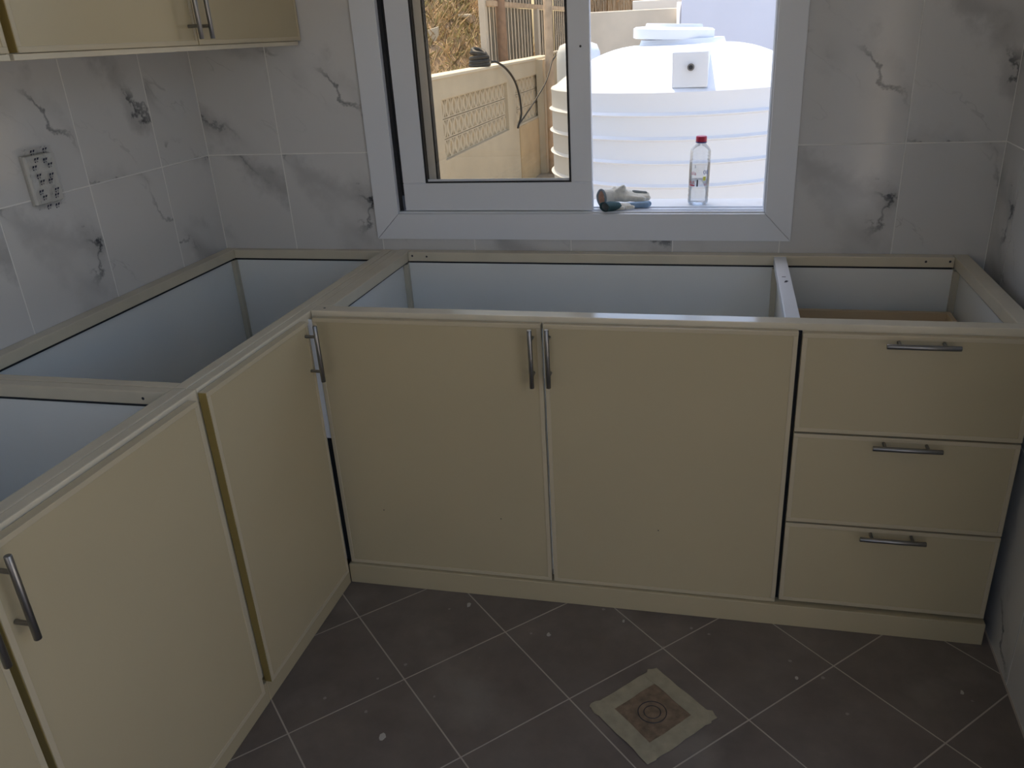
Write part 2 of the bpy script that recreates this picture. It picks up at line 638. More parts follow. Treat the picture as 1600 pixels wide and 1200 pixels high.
# left wall
wl = thing('wall_left', 'marble-look tiled wall behind the left run of cabinets', 'wall', (0, 0, 0), kind='structure')
obj('masonry', bx(-0.15, -TT, YR - 0.15, 0.2, -0.45, ZC), 'grout', wl)
tile_wall(wl, -0.252 - 8 * TP, [ZROW, ZROW + TH], -0.252 - 8 * TP, 0.0, (Vector((0, 0, 0)), Vector((0, 1, 0))))
obj('plaster_upper', bx(-TT, 0, -2.8, 0, ZROW + 2 * TH + 0.001, ZC), 'plaster', wl)
obj('plaster_near', bx(-TT, 0, YR, -2.83, 0, ZC), 'plaster', wl)

# right wall, with an unseen doorway added nearer the camera for side light
ur = Vector((-RSL, -1, 0)).normalized()
ORI = Vector((W, 0, 0))
angr = math.atan2(ur.y, ur.x)
wr = thing('wall_right', 'marble-look tiled wall at the right end of the drawers', 'wall', (W, 0, 0), kind='structure')


def rbox(u0, u1, y0, y1, z0, z1):
    m_ = MB().box(u0, u1, y0, y1, z0, z1)
    m_.bm.transform(Matrix.Translation(ORI) @ Matrix.Rotation(angr, 4, 'Z'))
    return m_


DU0, DU1, DZ = 1.50, 2.95, 2.25     # added doorway
m_ = MB()
for (a, b, c, d) in ((-0.2, DU0, -0.45, ZC), (DU1, 4.5, -0.45, ZC), (DU0, DU1, DZ, ZC), (DU0, DU1, -0.45, -0.002)):
    m_.box(a, b, TT, 0.16, c, d)
m_.bm.transform(Matrix.Translation(ORI) @ Matrix.Rotation(angr, 4, 'Z'))
obj('masonry', m_, 'grout', wr)
tile_wall(wr, 0.183 - TP, [ZROW - TH, ZROW, ZROW + TH], 0.0, 0.183 + 4 * TP, (ORI, ur))
obj('plaster_near', rbox(DU1, 4.4, 0, TT, 0, ZC), 'plaster', wr)
obj('plaster_upper', rbox(0.01, DU0, 0, TT, ZROW + 2 * TH + 0.001, ZC), 'plaster', wr)
# rear wall
RW = (0.40, 2.05, 0.90, 2.50)       # unseen window added behind the camera to light the room
m_ = MB()
m_.box(-0.15, RW[0], YR - 0.15, YR, -0.45, ZC)
m_.box(RW[1], 2.65, YR - 0.15, YR, -0.45, ZC)
m_.box(RW[0], RW[1], YR - 0.15, YR, -0.45, RW[2])
m_.box(RW[0], RW[1], YR - 0.15, YR, RW[3], ZC)
obj('wall_rear', m_, 'plaster')
tag(bpy.data.objects['wall_rear'], 'plain plastered wall behind the camera', 'wall', kind='structure')
m_ = MB()
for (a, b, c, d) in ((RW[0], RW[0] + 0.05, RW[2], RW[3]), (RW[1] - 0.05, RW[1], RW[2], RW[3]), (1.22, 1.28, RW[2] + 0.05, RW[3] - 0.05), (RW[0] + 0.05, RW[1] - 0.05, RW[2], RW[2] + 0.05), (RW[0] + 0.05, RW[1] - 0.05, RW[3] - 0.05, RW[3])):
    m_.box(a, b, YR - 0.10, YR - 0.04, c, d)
obj('added_window', m_, 'white_alu')
tag(bpy.data.objects['added_window'], 'unseen white-framed window added behind the camera to light the room', 'window', kind='structure')

# unseen roof slab, eaves added to keep sun off the sill
obj('sun_shade_roof', bx(-3.0, 3.2, YR - 0.3, 1.0, ZC + 0.152, ZC + 0.32), 'plaster')
tag(bpy.data.objects['sun_shade_roof'], 'unseen flat roof slab, overhang added to block sun from the kitchen window', 'roof', kind='structure')

# ------------------------------------------------------------------ window
win = thing('window_1', 'white aluminium sliding window with mitred frame, right half open', 'window', (1.245, 0.03, 0.95), kind='structure')
TX0, TX1, TZ0, TZ1 = 0.579, 1.905, 0.892, 2.12     # outer edge of the trim
IX0, IX1, IZ0, IZ1 = 0.661, 1.826, 0.975, 2.03     # inner edge of the trim
TY = -0.012


def trim(pts):
    m_ = MB().prism([(x, TY, z) for x, z in pts], (0, 0.012, 0))
    m_._bev(list(m_.bm.verts), 0.0022, 2)
    return m_


g = 0.0006
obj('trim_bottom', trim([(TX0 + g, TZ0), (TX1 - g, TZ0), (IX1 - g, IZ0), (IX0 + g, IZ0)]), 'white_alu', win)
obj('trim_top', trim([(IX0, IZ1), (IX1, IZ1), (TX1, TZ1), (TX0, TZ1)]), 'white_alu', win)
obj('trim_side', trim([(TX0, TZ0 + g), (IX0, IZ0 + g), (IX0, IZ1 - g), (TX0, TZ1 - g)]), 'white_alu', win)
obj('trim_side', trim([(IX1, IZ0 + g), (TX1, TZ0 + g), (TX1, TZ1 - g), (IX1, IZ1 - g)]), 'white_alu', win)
# frame tube in the opening: sill track and jambs
m_ = MB()
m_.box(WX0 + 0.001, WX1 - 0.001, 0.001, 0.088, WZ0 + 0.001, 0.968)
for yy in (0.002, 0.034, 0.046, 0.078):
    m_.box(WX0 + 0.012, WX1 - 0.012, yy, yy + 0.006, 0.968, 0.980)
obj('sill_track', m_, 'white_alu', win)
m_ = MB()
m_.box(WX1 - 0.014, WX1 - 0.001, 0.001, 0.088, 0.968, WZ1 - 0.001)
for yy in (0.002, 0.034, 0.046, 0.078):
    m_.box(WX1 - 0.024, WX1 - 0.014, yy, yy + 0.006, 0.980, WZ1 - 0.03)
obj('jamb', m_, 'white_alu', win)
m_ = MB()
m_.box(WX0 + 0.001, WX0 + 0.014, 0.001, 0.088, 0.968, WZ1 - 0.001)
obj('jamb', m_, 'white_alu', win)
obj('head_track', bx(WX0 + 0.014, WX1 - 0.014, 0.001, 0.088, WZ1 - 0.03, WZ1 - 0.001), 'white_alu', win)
# black brush seal beside the closed leaf
obj('brush_seal', bx(WX0 + 0.0145, 0.672, 0.012, 0.034, 0.981, WZ1 - 0.031), 'gasket', win)
obj('brush_seal', bx(0.6725, 0.680, 0.016, 0.034, 1.03, WZ1 - 0.031), 'gasket', win)


def sash(y0, y1, x0, x1, z0, z1, sl, sr, sb, st, glass):
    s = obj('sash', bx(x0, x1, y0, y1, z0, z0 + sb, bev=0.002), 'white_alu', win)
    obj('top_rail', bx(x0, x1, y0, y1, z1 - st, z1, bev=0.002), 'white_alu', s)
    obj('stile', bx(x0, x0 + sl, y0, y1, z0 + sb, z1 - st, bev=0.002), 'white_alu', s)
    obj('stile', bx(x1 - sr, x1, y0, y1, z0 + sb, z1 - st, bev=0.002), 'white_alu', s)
    a, b, c, d = x0 + sl, x1 - sr, z0 + sb, z1 - st
    e = 0.006
    gm = MB()
    gm.box(a, a + e, y0 + 0.001, y1 - 0.002, c, d)
    gm.box(b - e, b, y0 + 0.001, y1 - 0.002, c, d)
    gm.box(a + e, b - e, y0 + 0.001, y1 - 0.002, c, c + e * 0.7)
    gm.box(a + e, b - e, y0 + 0.001, y1 - 0.002, d - e, d)
    obj('gasket', gm, 'gasket', s)
    ym = (y0 + y1) / 2
    bd = MB()
    bd.box(a + e, b - e, ym - 0.004, ym - 0.0025, c + e * 0.7, c + 0.011)
    obj('glazing_bead', bd, 'white_alu', s)
    gp = obj('glass', bx(a + e, b - e, ym - 0.0022, ym + 0.0022, c + e * 0.7, d - e), glass, s)
    gp['label'] = 'bronze-tinted glass pane'
    return s


sash(0.0085, 0.0335, 0.681, 1.303, 0.981, WZ1 - 0.032, 0.078, 0.066, 0.089, 0.07, 'bronze_glass')
sash(0.0525, 0.0775, 0.690, 1.285, 0.981, WZ1 - 0.032, 0.092, 0.056, 0.082, 0.07, 'bronze_glass')
# rivet on the meeting stile
obj('rivet', MB().lathe([(0.0035, 0), (0.003, 0.001)], (0, 0, 0), 10).mesh('rivet'), 'screw', win, loc=(1.275, 0.0084, 1.458), rot=(PI / 2, 0, 0))
# outside ledge
obj('window_ledge', bx(WX0 + 0.001, WX1 - 0.001, 0.0885, 0.225, WZ0 + 0.001, 0.976, bev=0.002), 'sill_stone', win)

# ------------------------------------------------------------------ handles
def handle_mesh(vertical, nrm, L_=0.155):
    """bar handle: centre of the bar at the origin, posts going back along -nrm by .03"""
    m_ = MB()
    n = Vector(nrm)
    a = Vector((0, 0, 1)) if vertical else Vector((1, 0, 0))
    m_.tube([a * (-L_ / 2), a * (-L_ / 2 + 0.001), a * (L_ / 2 - 0.001), a * (L_ / 2)], [0.0052, 0.006, 0.006, 0.0052], 14)
    for s in (-1, 1):
        c = a * (s * 0.048)
        m_.tube([c, c - n * 0.0305], 0.0042, 10)
    me = m_.mesh('handle', True)
    me.materials.append(MATS['steel'])
    try:
        me.set_sharp_from_angle(angle=R(40))
    except Exception:
        pass
    return me


H_BACK_V = handle_mesh(True, (0, -1, 0))
H_BACK_H = handle_mesh(False, (0, -1, 0))
H_LEFT_V = handle_mesh(True, (1, 0, 0))

CX = 'cream'
EB = 0.011      # visible edge profile


def front_y(name, x0, x1, z0, z1, yf, th, parent, panel='door_panel'):
    """a door or drawer front facing -y; front face at yf"""
    m_ = MB()
    for (a, b, c, d) in ((x0, x1, z0, z0 + EB), (x0, x1, z1 - EB, z1), (x0, x0 + EB, z0 + EB, z1 - EB), (x1 - EB, x1, z0 + EB, z1 - EB)):
        m_.box(a, b, yf, yf + th, c, d, bev=0.0016, seg=2)
    d_ = obj(name, m_, 'cream_edge', parent)
    obj(panel, bx(x0 + EB - 0.001, x1 - EB + 0.001, yf + 0.0016, yf + th - 0.005, z0 + EB - 0.001, z1 - EB + 0.001), CX, d_)
    obj('inner_lining', bx(x0 + EB, x1 - EB, yf + th - 0.0048, yf + th - 0.002, z0 + EB, z1 - EB), 'inner_panel', d_)
    return d_


def front_x(name, y0, y1, z0, z1, xf, th, parent, panel='door_panel'):
    m_ = MB()
    for (a, b, c, d) in ((y0, y1, z0, z0 + EB), (y0, y1, z1 - EB, z1), (y0, y0 + EB, z0 + EB, z1 - EB), (y1 - EB, y1, z0 + EB, z1 - EB)):
        m_.box(xf - th, xf, a, b, c, d, bev=0.0016, seg=2)
    d_ = obj(name, m_, 'cream_edge', parent)
    obj('inner_lining', bx(xf - th + 0.002, xf - th + 0.0048, y0 + EB, y1 - EB, z0 + EB, z1 - EB), 'inner_panel', d_)
    obj(panel, bx(xf - th + 0.005, xf - 0.0016, y0 + EB - 0.001, y1 - EB + 0.001, z0 + EB - 0.001, z1 - EB + 0.001), CX, d_)
    return d_


HT = 0.855      # top of the frames
RH = 0.032      # rail height


def screw(parent, p, nrm='y'):
    o = obj('screw', SCREW, None, parent, loc=p, rot=(PI / 2, 0, 0) if nrm == 'y' else (0, 0, 0) if nrm == 'z' else (0, PI / 2, 0))
    return o


SCREW = MB().lathe([(0.0035, 0), (0.0028, 0.0008)], (0, 0, 0), 10).mesh('screw')
SCREW.materials.append(MATS['screw'])

# ---------------------------------------------- back run: two doors and three drawers
X0, X1, XD = 0.647, 2.405, 1.876
YF = -0.655       # front of the frame
bc = thing('base_cabinet', 'long open-topped cream base cabinet under the window, two doors and three drawers', 'cabinet', (1.5, -0.33, 0))


def rail(name, a, parent, m='cream_rail', bev=0.003):
    return obj(name, bx(*a, bev=bev, seg=2), m, parent)


rail('front_rail', (X0, X1, YF, YF + 0.042, HT - RH, HT), bc)
rail('back_rail', (X0 + 0.043, X1 - 0.043, -0.040, -0.002, HT - 0.030, HT), bc)
rail('side_rail', (X0, X0 + 0.042, YF + 0.043, -0.002, HT - RH, HT), bc)
rail('side_rail', (X1 - 0.042, X1, YF + 0.043, -0.002, HT - RH, HT), bc)
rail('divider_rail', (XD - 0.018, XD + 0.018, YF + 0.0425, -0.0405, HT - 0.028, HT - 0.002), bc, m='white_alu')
# black seal line just below the rails
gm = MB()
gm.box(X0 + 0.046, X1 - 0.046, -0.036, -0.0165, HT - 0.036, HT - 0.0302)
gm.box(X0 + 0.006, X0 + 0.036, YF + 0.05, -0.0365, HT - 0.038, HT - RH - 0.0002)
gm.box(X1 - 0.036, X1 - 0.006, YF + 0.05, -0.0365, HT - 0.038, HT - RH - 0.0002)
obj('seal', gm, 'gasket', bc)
obj('back_panel', bx(X0 + 0.03, XD - 0.004, -0.034, -0.016, 0.09, HT - 0.0365), 'inner_panel', bc)
obj('back_panel', bx(XD + 0.004, X1 - 0.03, -0.034, -0.016, 0.09, HT - 0.0365), 'inner_panel', bc)
obj('side_panel', bx(X0 + 0.008, X0 + 0.026, YF + 0.03, -0.036, 0.09, HT - 0.0385), 'inner_panel', bc)
obj('side_panel', bx(X1 - 0.026, X1 - 0.008, YF + 0.03, -0.036, 0.09, HT - 0.0385), 'inner_panel', bc)
obj('divider_panel', bx(XD - 0.004, XD + 0.004, YF + 0.03, -0.045, 0.09, HT - 0.029), 'inner_panel', bc)
obj('bottom_panel', bx(X0 + 0.026, X1 - 0.026, YF + 0.006, -0.036, 0.072, 0.09), 'inner_panel', bc)
for (px, py) in ((X0 + 0.0265, -0.0345), (X1 - 0.0425, -0.0345), (XD - 0.0205, -0.0345)):
    obj('corner_post', bx(px, px + 0.016, py - 0.016, py, 0.0905, HT - 0.0385), 'inner_post', bc)
for px in (X0 + 0.0005, XD - 0.012, X1 - 0.0305):
    obj('front_post', bx(px, px + 0.030 if px != XD - 0.012 else XD + 0.012, YF + 0.001, YF + 0.028, 0.075, HT - RH - 0.0005), 'cream_rail', bc)
pl = obj('plinth', bx(X0 + 0.004, 2.408, -0.684, -0.640, 0.0, 0.066, bev=0.0015), CX, bc)
obj('seam_shade', bx(1.8872, 1.8962, YF - 0.0008, YF - 0.0001, 0.07, 0.838), 'gasket', bc)  # black strip painting the shade between door and drawers
YD = -0.6745
zt = 0.8405
d = front_y('door', 0.657, 1.2735, 0.068, zt, YD, 0.018, bc)
obj('handle', H_BACK_V, None, d, loc=(1.2515, YD - 0.030, 0.758))
d = front_y('door', 1.2795, 1.887, 0.068, zt, YD, 0.018, bc)
obj('handle', H_BACK_V, None, d, loc=(1.2945, YD - 0.030, 0.760))
for k, (z0, z1) in enumerate(((0.5835, zt - 0.003), (0.3265, 0.5785), (0.0775, 0.3215))):
    d = front_y('drawer', 1.8965, 2.4025, z0, z1, YD, 0.018, bc, 'drawer_panel')
    obj('handle', H_BACK_H, None, d, loc=(2.1535 - 0.001 * k, YD - 0.030, z1 - 0.0155 + 0.0005 * k))
    b_ = MB()
    t0, t1 = z0 + 0.03, z0 + (0.118 if k == 0 else 0.16)
    b_.box(1.905, 1.917, YF + 0.005, -0.07, t0, t1)
    b_.box(2.352, 2.364, YF + 0.005, -0.07, t0, t1)
    b_.box(1.9172, 2.3518, -0.086, -0.07, t0, t1)
    b_.box(1.9172, 2.3518, YF + 0.005, YF + 0.017, t0, t1)
    b_.box(1.9172, 2.3518, YF + 0.0172, -0.0862, t0, t0 + 0.008)
    bo = obj('drawer_box', b_, 'tan_box', d)
    bo['label'] = 'tan wooden drawer box'
for p in ((0.705, -0.0405, HT - 0.012), (0.755, -0.0405, HT - 0.014), (1.862, -0.0405, HT - 0.026), (2.285, -0.0405, HT - 0.013), (2.35, -0.0405, HT - 0.012)):
    screw(bc, p, 'y')
screw(bc, (0.677, -0.633, HT + 0.0001), 'z')
# pencil marks on the divider
mk = MB()
mk.box(XD - 0.006, XD + 0.004, -0.262, -0.258, HT - 0.002, HT - 0.0016)
obj('pencil_mark', mk, 'pen', bc)
mk = MB().prism([(XD - 0.003, -0.315, HT - 0.002), (XD + 0.004, -0.312, HT - 0.002), (XD + 0.009, -0.300, HT - 0.002), (XD + 0.003, -0.294, HT - 0.002), (XD - 0.001, -0.303, HT - 0.002)], (0, 0, 0.0004))
obj('pencil_mark', mk, 'pen', bc)
# tiny drilled dots on the doors
for (x, z) in ((0.785, 0.26), (1.135, 0.262), (1.572, 0.265)):
    obj('pin_hole', SCREW, None, bc, loc=(x, YD + 0.0017, z), rot=(PI / 2, 0, 0)).scale = (0.55, 0.55, 0.4)

# ---------------------------------------------- left run, corner cabinet
XF = 0.645
XL = 0.6670      # front face of the left doors


def left_unit(label, ya, yb, loc):
    """ya > yb: extent along y"""
    c = thing('base_cabinet', label, 'cabinet', loc)
    w = 0.026
    rail('front_rail', (XF - 0.052, XF - 0.024, yb, ya, HT - RH, HT), c)
    rail('front_rail', (XF - 0.0236, XF, yb, ya, HT - RH, HT - 0.0015), c)
    rail('back_rail', (0.002, 0.042, yb, ya, HT - 0.030, HT), c)
    rail('side_rail', (0.0425, XF - 0.0525, ya - w, ya, HT - 0.030, HT - 0.0005), c)
    rail('side_rail', (0.0425, XF - 0.0525, yb, yb + w, HT - 0.030, HT - 0.0005), c)
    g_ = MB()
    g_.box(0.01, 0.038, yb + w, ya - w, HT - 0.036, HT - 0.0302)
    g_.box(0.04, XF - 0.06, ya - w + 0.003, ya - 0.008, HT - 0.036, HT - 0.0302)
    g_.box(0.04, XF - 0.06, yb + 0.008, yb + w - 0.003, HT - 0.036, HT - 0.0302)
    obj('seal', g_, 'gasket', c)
    obj('wall_side_panel', bx(0.012, 0.030, yb + 0.01, ya - 0.01, 0.09, HT - 0.0365), 'inner_panel', c)
    obj('end_panel', bx(0.0305, XF - 0.03, ya - 0.02, ya - 0.006, 0.09, HT - 0.0365), 'inner_panel', c)
    obj('end_panel', bx(0.0305, XF - 0.03, yb + 0.006, yb + 0.02, 0.09, HT - 0.0365), 'inner_panel', c)
    obj('bottom_panel', bx(0.0305, XF - 0.006, yb + 0.0205, ya - 0.0205, 0.072, 0.09), 'inner_panel', c)
    for yy in (ya - 0.0365, yb + 0.0205):
        obj('corner_post', bx(0.0305, 0.0465, yy, yy + 0.016, 0.0905, HT - 0.0368), 'inner_post', c)
    return c


ca = left_unit('open-topped corner base cabinet by the left wall, one door beside the window run', -0.002, -1.1725, (0.32, -0.6, 0))
obj('plinth', bx(0.60, 0.6505, -1.1725, -0.685, 0.0, 0.064, bev=0.0015), CX, ca)
obj('front_post', bx(XF - 0.03, XF - 0.001, -1.172, -1.145, 0.075, HT - RH - 0.0005), 'cream_rail', ca)
d = front_x('door', -1.172, -0.716, 0.063, 0.8455, XL, 0.020, ca)
obj('handle', H_LEFT_V, None, d, loc=(XL + 0.030, -0.7375, 0.764))
e = obj('edge_strip', bx(XL - 0.0195, XL - 0.002, -1.1735, -1.1721, 0.064, 0.8445), 'gold_edge', d)
e['label'] = 'gold-coloured door edge'
# corner filler: a pale strip that stops half way down, black strip behind stands in for the gap's shade
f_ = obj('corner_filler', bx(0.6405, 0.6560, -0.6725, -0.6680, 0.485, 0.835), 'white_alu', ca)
f_['label'] = 'short pale corner filler strip'
obj('gap_shade', bx(0.6405, 0.6560, -0.6675, -0.6600, 0.07, 0.822), 'gasket', ca)
screw(ca, (0.53, -1.1445, HT - 0.016), 'y')

cb = left_unit('open-topped base cabinet nearest the camera on the left, two cream doors', -1.1745, -2.38, (0.32, -1.78, 0))
obj('plinth', bx(0.60, 0.6505, -2.38, -1.1745, 0.0, 0.062, bev=0.0015), CX, cb)
obj('front_post', bx(XF - 0.03, XF - 0.001, -1.206, -1.175, 0.075, HT - RH - 0.0005), 'cream_rail', cb)
screw(cb, (0.535, -1.2011, HT - 0.016), 'y')
d = front_x('door', -1.757, -1.2075, 0.060, 0.8435, XL, 0.020, cb)
obj('handle', H_LEFT_V, None, d, loc=(XL + 0.030, -1.7475 + 0.012, 0.757))
obj('edge_strip', bx(XL - 0.0195, XL - 0.002, -1.7585, -1.7571, 0.061, 0.8425), 'gold_edge', d)
d = front_x('door', -2.36, -1.772, 0.060, 0.8435, XL, 0.020, cb)
obj('handle', H_LEFT_V, None, d, loc=(XL + 0.030, -1.795, 0.755))

# ---------------------------------------------- wall cabinets
UZ = 1.5095
XU = 0.404


def upper(label, ya, yb, doors, hy):
    c = thing('wall_cabinet', label, 'cabinet', (0.2, (ya + yb) / 2, 1.497))
    zt_ = 2.16
    obj('bottom_panel', bx(0.002, XU - 0.022, yb, ya, 1.4975, 1.515, bev=0.001), 'cream_rail', c)
    obj('top_panel', bx(0.002, XU - 0.022, yb, ya, zt_ - 0.018, zt_), 'cream_rail', c)
    obj('side_panel', bx(0.002, XU - 0.022, ya - 0.018, ya, 1.5155, zt_ - 0.0185), 'cream', c)
    obj('side_panel', bx(0.002, XU - 0.022, yb, yb + 0.018, 1.5155, zt_ - 0.0185), 'cream', c)
    obj('back_panel', bx(0.002, 0.01, yb + 0.0185, ya - 0.0185, 1.5155, zt_ - 0.0185), 'inner_panel', c)
    obj('bottom_lip', bx(XU - 0.0215, XU - 0.008, yb, ya - 0.006, 1.4965, 1.5085, bev=0.001), 'cream_rail', c)
    for (a, b), h in zip(doors, hy):
        d_ = front_x('door', b, a, UZ, zt_, XU, 0.020, c)
        if h is not None:
            obj('handle', H_LEFT_V, None, d_, loc=(XU + 0.030, h, 1.600))
        obj('edge_strip', bx(XU - 0.0195, XU - 0.002, b - 0.0014, b, UZ + 0.001, zt_ - 0.001), 'gold_edge', d_)
    return c


upper('cream wall cabinet with two doors hanging left of the window', -0.004, -1.137, [(-0.006, -0.5475), (-0.551, -1.131)], [-0.531, -0.579])
upper('cream wall cabinet cut off at the upper left edge of the view', -1.1405, -2.3, [(-1.154, -1.72), (-1.724, -2.29)], [-1.70, -1.745])

# ------------------------------------------------------------------ wrapped socket on the left wall
sk = thing('wall_socket', 'white electrical socket wrapped in printed plastic film on left wall', 'socket', (0.0, -0.738, 1.15))
SY0, SY1, SZ0, SZ1 = -0.784, -0.694, 1.158, 1.276
obj('back_box', bx(0.0, 0.008, SY0 - 0.002, SY1 + 0.002, SZ0 - 0.002, SZ1 + 0.002, bev=0.001), 'socket_box', sk)
pl_ = obj('face_plate', bx(0.008, 0.017, SY0, SY1, SZ0, SZ1, bev=0.002, seg=2), 'socket_white', sk)
m_ = MB()
m_.box(0.017, 0.0195, -0.762, -0.742, 1.20, 1.235, bev=0.001)
m_.box(0.017, 0.0195, -0.735, -0.715, 1.20, 1.235, bev=0.001)
obj('rocker', m_, 'socket_white', pl_)
# crumpled film
NY, NZ = 14, 20
fm = MB()
grid = []
for a in range(NZ + 1):
    row = []
    for b in range(NY + 1):
        y = SY0 - 0.002 + (SY1 - SY0 + 0.004) * b / NY
        z = SZ0 - 0.012 + (SZ1 - SZ0 + 0.030) * a / NZ
        x = 0.0215 + 0.0045 * noise.noise(Vector((y * 55, z * 40, 1.3))) + 0.002 * noise.noise(Vector((y * 140, z * 120, 4)))
        if a in (0, 1) or a >= NZ - 2:
            x -= 0.006
        y += 0.004 * noise.noise(Vector((z * 60, b, 2.2)))
        row.append(fm.bm.verts.new((x, y, z)))
    grid.append(row)
for a in range(NZ):
    for b in range(NY):
        fm.bm.faces.new((grid[a][b], grid[a][b + 1], grid[a + 1][b + 1], grid[a + 1][b]))
bmesh.ops.solidify(fm.bm, geom=list(fm.bm.faces), thickness=0.0002)
film = obj('plastic_film', fm, 'film', sk, smooth=True)
pm = MB()


def pmark(y, z, w, h, sl=0.0):
    x = 0.0268
    pm.prism([(x, y, z), (x, y + w, z), (x, y + w + sl, z + h), (x, y + sl, z + h)], (0.0002, 0, 0))


for r_ in range(8):
    for c_ in range(2):
        y = -0.774 + 0.040 * c_ + 0.007 * math.sin(r_ * 2.1 + c_ * 3)
        z = 1.285 - 0.0188 * r_ - 0.002 * c_ + 0.003 * math.sin(r_ * 3.3 + c_)
        pmark(y, z, 0.0055, 0.0052, 0.003)
        pmark(y + 0.0085, z + 0.0006, 0.0055, 0.0052, 0.003)
        pmark(y - 0.001, z - 0.0020, 0.014, 0.0007)
        pmark(y + 0.001, z - 0.0058, 0.0040, 0.0028)
        pmark(y + 0.008, z - 0.0048, 0.0040, 0.0014)
obj('printed_mark', pm, 'print_navy', film)

# ------------------------------------------------------------------ taped floor drain
dc = Vector((1.5915, -1.0535))
dr = thing('floor_drain', 'square floor drain masked off with torn beige tape', 'drain', (dc.x, dc.y, 0))
da = R(47.5)
du = Vector((math.cos(da), math.sin(da)))
dv = Vector((-math.sin(da), math.cos(da)))


def dp(a, b, z):
    p = dc + du * a + dv * b
    return (p.x, p.y, z)


m_ = MB().prism([dp(-.075, -.075, 0.0002), dp(.075, -.075, 0.0002), dp(.075, .075, 0.0002), dp(-.075, .075, 0.0002)], (0, 0, 0.0012))
plate = obj('drain_plate', m_, 'drain_metal', dr)
ring = MB()
for rad in (0.020, 0.034):
    ring.tube([dp(rad * math.cos(t), rad * math.sin(t), 0.0016) for t in [2 * PI * k / 28 for k in range(29)]], 0.0011, 5, caps=False)
obj('ring', ring, 'screw', plate)


def tape(p0, p1, w, k):
    """strip from p0 to p1 in drain coordinates, torn ends"""
    a, b = Vector(p0), Vector(p1)
    t = (b - a).normalized()
    n = Vector((-t.y, t.x))
    rr = random.Random(k)
    pts = []
    N = 9
    for i in range(N):
        s = i / (N - 1)
        pts.append(a + (b - a) * s + n * (w / 2 + rr.uniform(-.0016, .0016)))
    for i in (0.3, 0.0, -0.3):
        pts.append(b + t * rr.uniform(-.004, .010) + n * (w * i))
    for i in range(N):
        s = 1 - i / (N - 1)
        pts.append(a + (b - a) * s - n * (w / 2 + rr.uniform(-.0016, .0016)))
    for i in (-0.3, 0.0, 0.3):
        pts.append(a - t * rr.uniform(-.004, .010) + n * (w * i))
    m_ = MB().prism([dp(p.x, p.y, 0.0015 + 0.0004 * k) for p in pts], (0, 0, 0.0004))
    obj('tape_strip', m_, 'tape', dr)


tape((-0.103, 0.084), (0.098, 0.087), 0.041, 0)
tape((-0.100, -0.088), (0.108, -0.085), 0.043, 1)
tape((-0.090, -0.108), (-0.086, 0.106), 0.043, 2)
tape((0.085, -0.104), (0.087, 0.102), 0.041, 3)

# ------------------------------------------------------------------ paint flakes on the floor
fl_pts = [(0.974, -1.234, 0.016, 'largest leaf-shaped plaster flake on the floor, left foreground'),
          (1.038, -0.735, 0.014, 'smudged plaster flake close to the plinth under the left door'),
          (1.291, -0.823, 0.011, 'small plaster flake on the floor below the seam of the two doors'),
          (1.485, -0.735, 0.009, 'tiny plaster flake at the plinth behind the taped drain'),
          (1.936, -0.882, 0.009, 'plaster flake on the floor between the taped drain and the drawers'),
          (2.319, -0.868, 0.009, 'plaster flake on the floor nearest the right wall')]
for k, (x, y, s, lb) in enumerate(fl_pts):
    rr = random.Random(k)
    n = 7
    pts = [(x + s * rr.uniform(.5, 1) * math.cos(2 * PI * i / n) * 0.6, y + s * rr.uniform(.5, 1) * math.sin(2 * PI * i / n), 0.0002) for i in range(n)]
    o = obj('plaster_flake', MB().prism(pts, (0, 0, 0.0012)), 'flake')
    tag(o, lb, 'debris', 'plaster flakes on the floor')

# ------------------------------------------------------------------ water bottle on the ledge
BX, BY, BZ = 1.622, 0.138, 0.9765
bt = thing('water_bottle', 'clear plastic water bottle with red cap on the window ledge', 'bottle', (BX, BY, BZ), rot=(R(1.0), R(1.5), 0))
WLOC[bt.name] = Vector((0, 0, 0))
prof = [(0.018, 0.004), (0.027, 0.0), (0.031, 0.004), (0.0322, 0.012)]
for z in (0.020, 0.034, 0.048):
    prof += [(0.0322, z - 0.004), (0.0305, z), (0.0322, z + 0.004)]
prof += [(0.0322, 0.056), (0.0318, 0.058), (0.0318, 0.128), (0.0322, 0.130)]
for z in (0.138, 0.148, 0.158):
    prof += [(0.0320, z - 0.003), (0.0306, z), (0.0318, z + 0.003)]
prof += [(0.0300, 0.168), (0.0250, 0.176), (0.0175, 0.183), (0.0150, 0.187), (0.0150, 0.191)]
obj('bottle_body', MB().lathe(prof, n=40, cap1=False), 'pet', bt, smooth=True)
obj('water', MB().lathe([(0.026, 0.003), (0.0302, 0.006), (0.0305, 0.075)], n=32), 'pet', bt, smooth=True)
obj('neck_ring', MB().lathe([(0.0155, 0.1885), (0.0172, 0.1895), (0.0172, 0.1915), (0.0155, 0.192)], n=28), 'print_blue', bt)
cap = MB().lathe([(0.0165, 0.1925), (0.0168, 0.194), (0.0168, 0.2065), (0.0155, 0.2085)], n=36)
obj('cap', cap, 'red_cap', bt)
lab = MB().lathe([(0.0321, 0.060), (0.0321, 0.127)], n=48, cap0=False, cap1=False)
lo = obj('label_film', lab, 'film', bt, smooth=True)


def wrapm(me, u_c, z_c, rad=0.0324):
    for v in me.vertices:
        u, z = v.co.x, v.co.y
        th = (u + u_c) / rad - PI / 2
        d_ = rad + v.co.z
        v.co = (d_ * math.cos(th), d_ * math.sin(th), z + z_c)


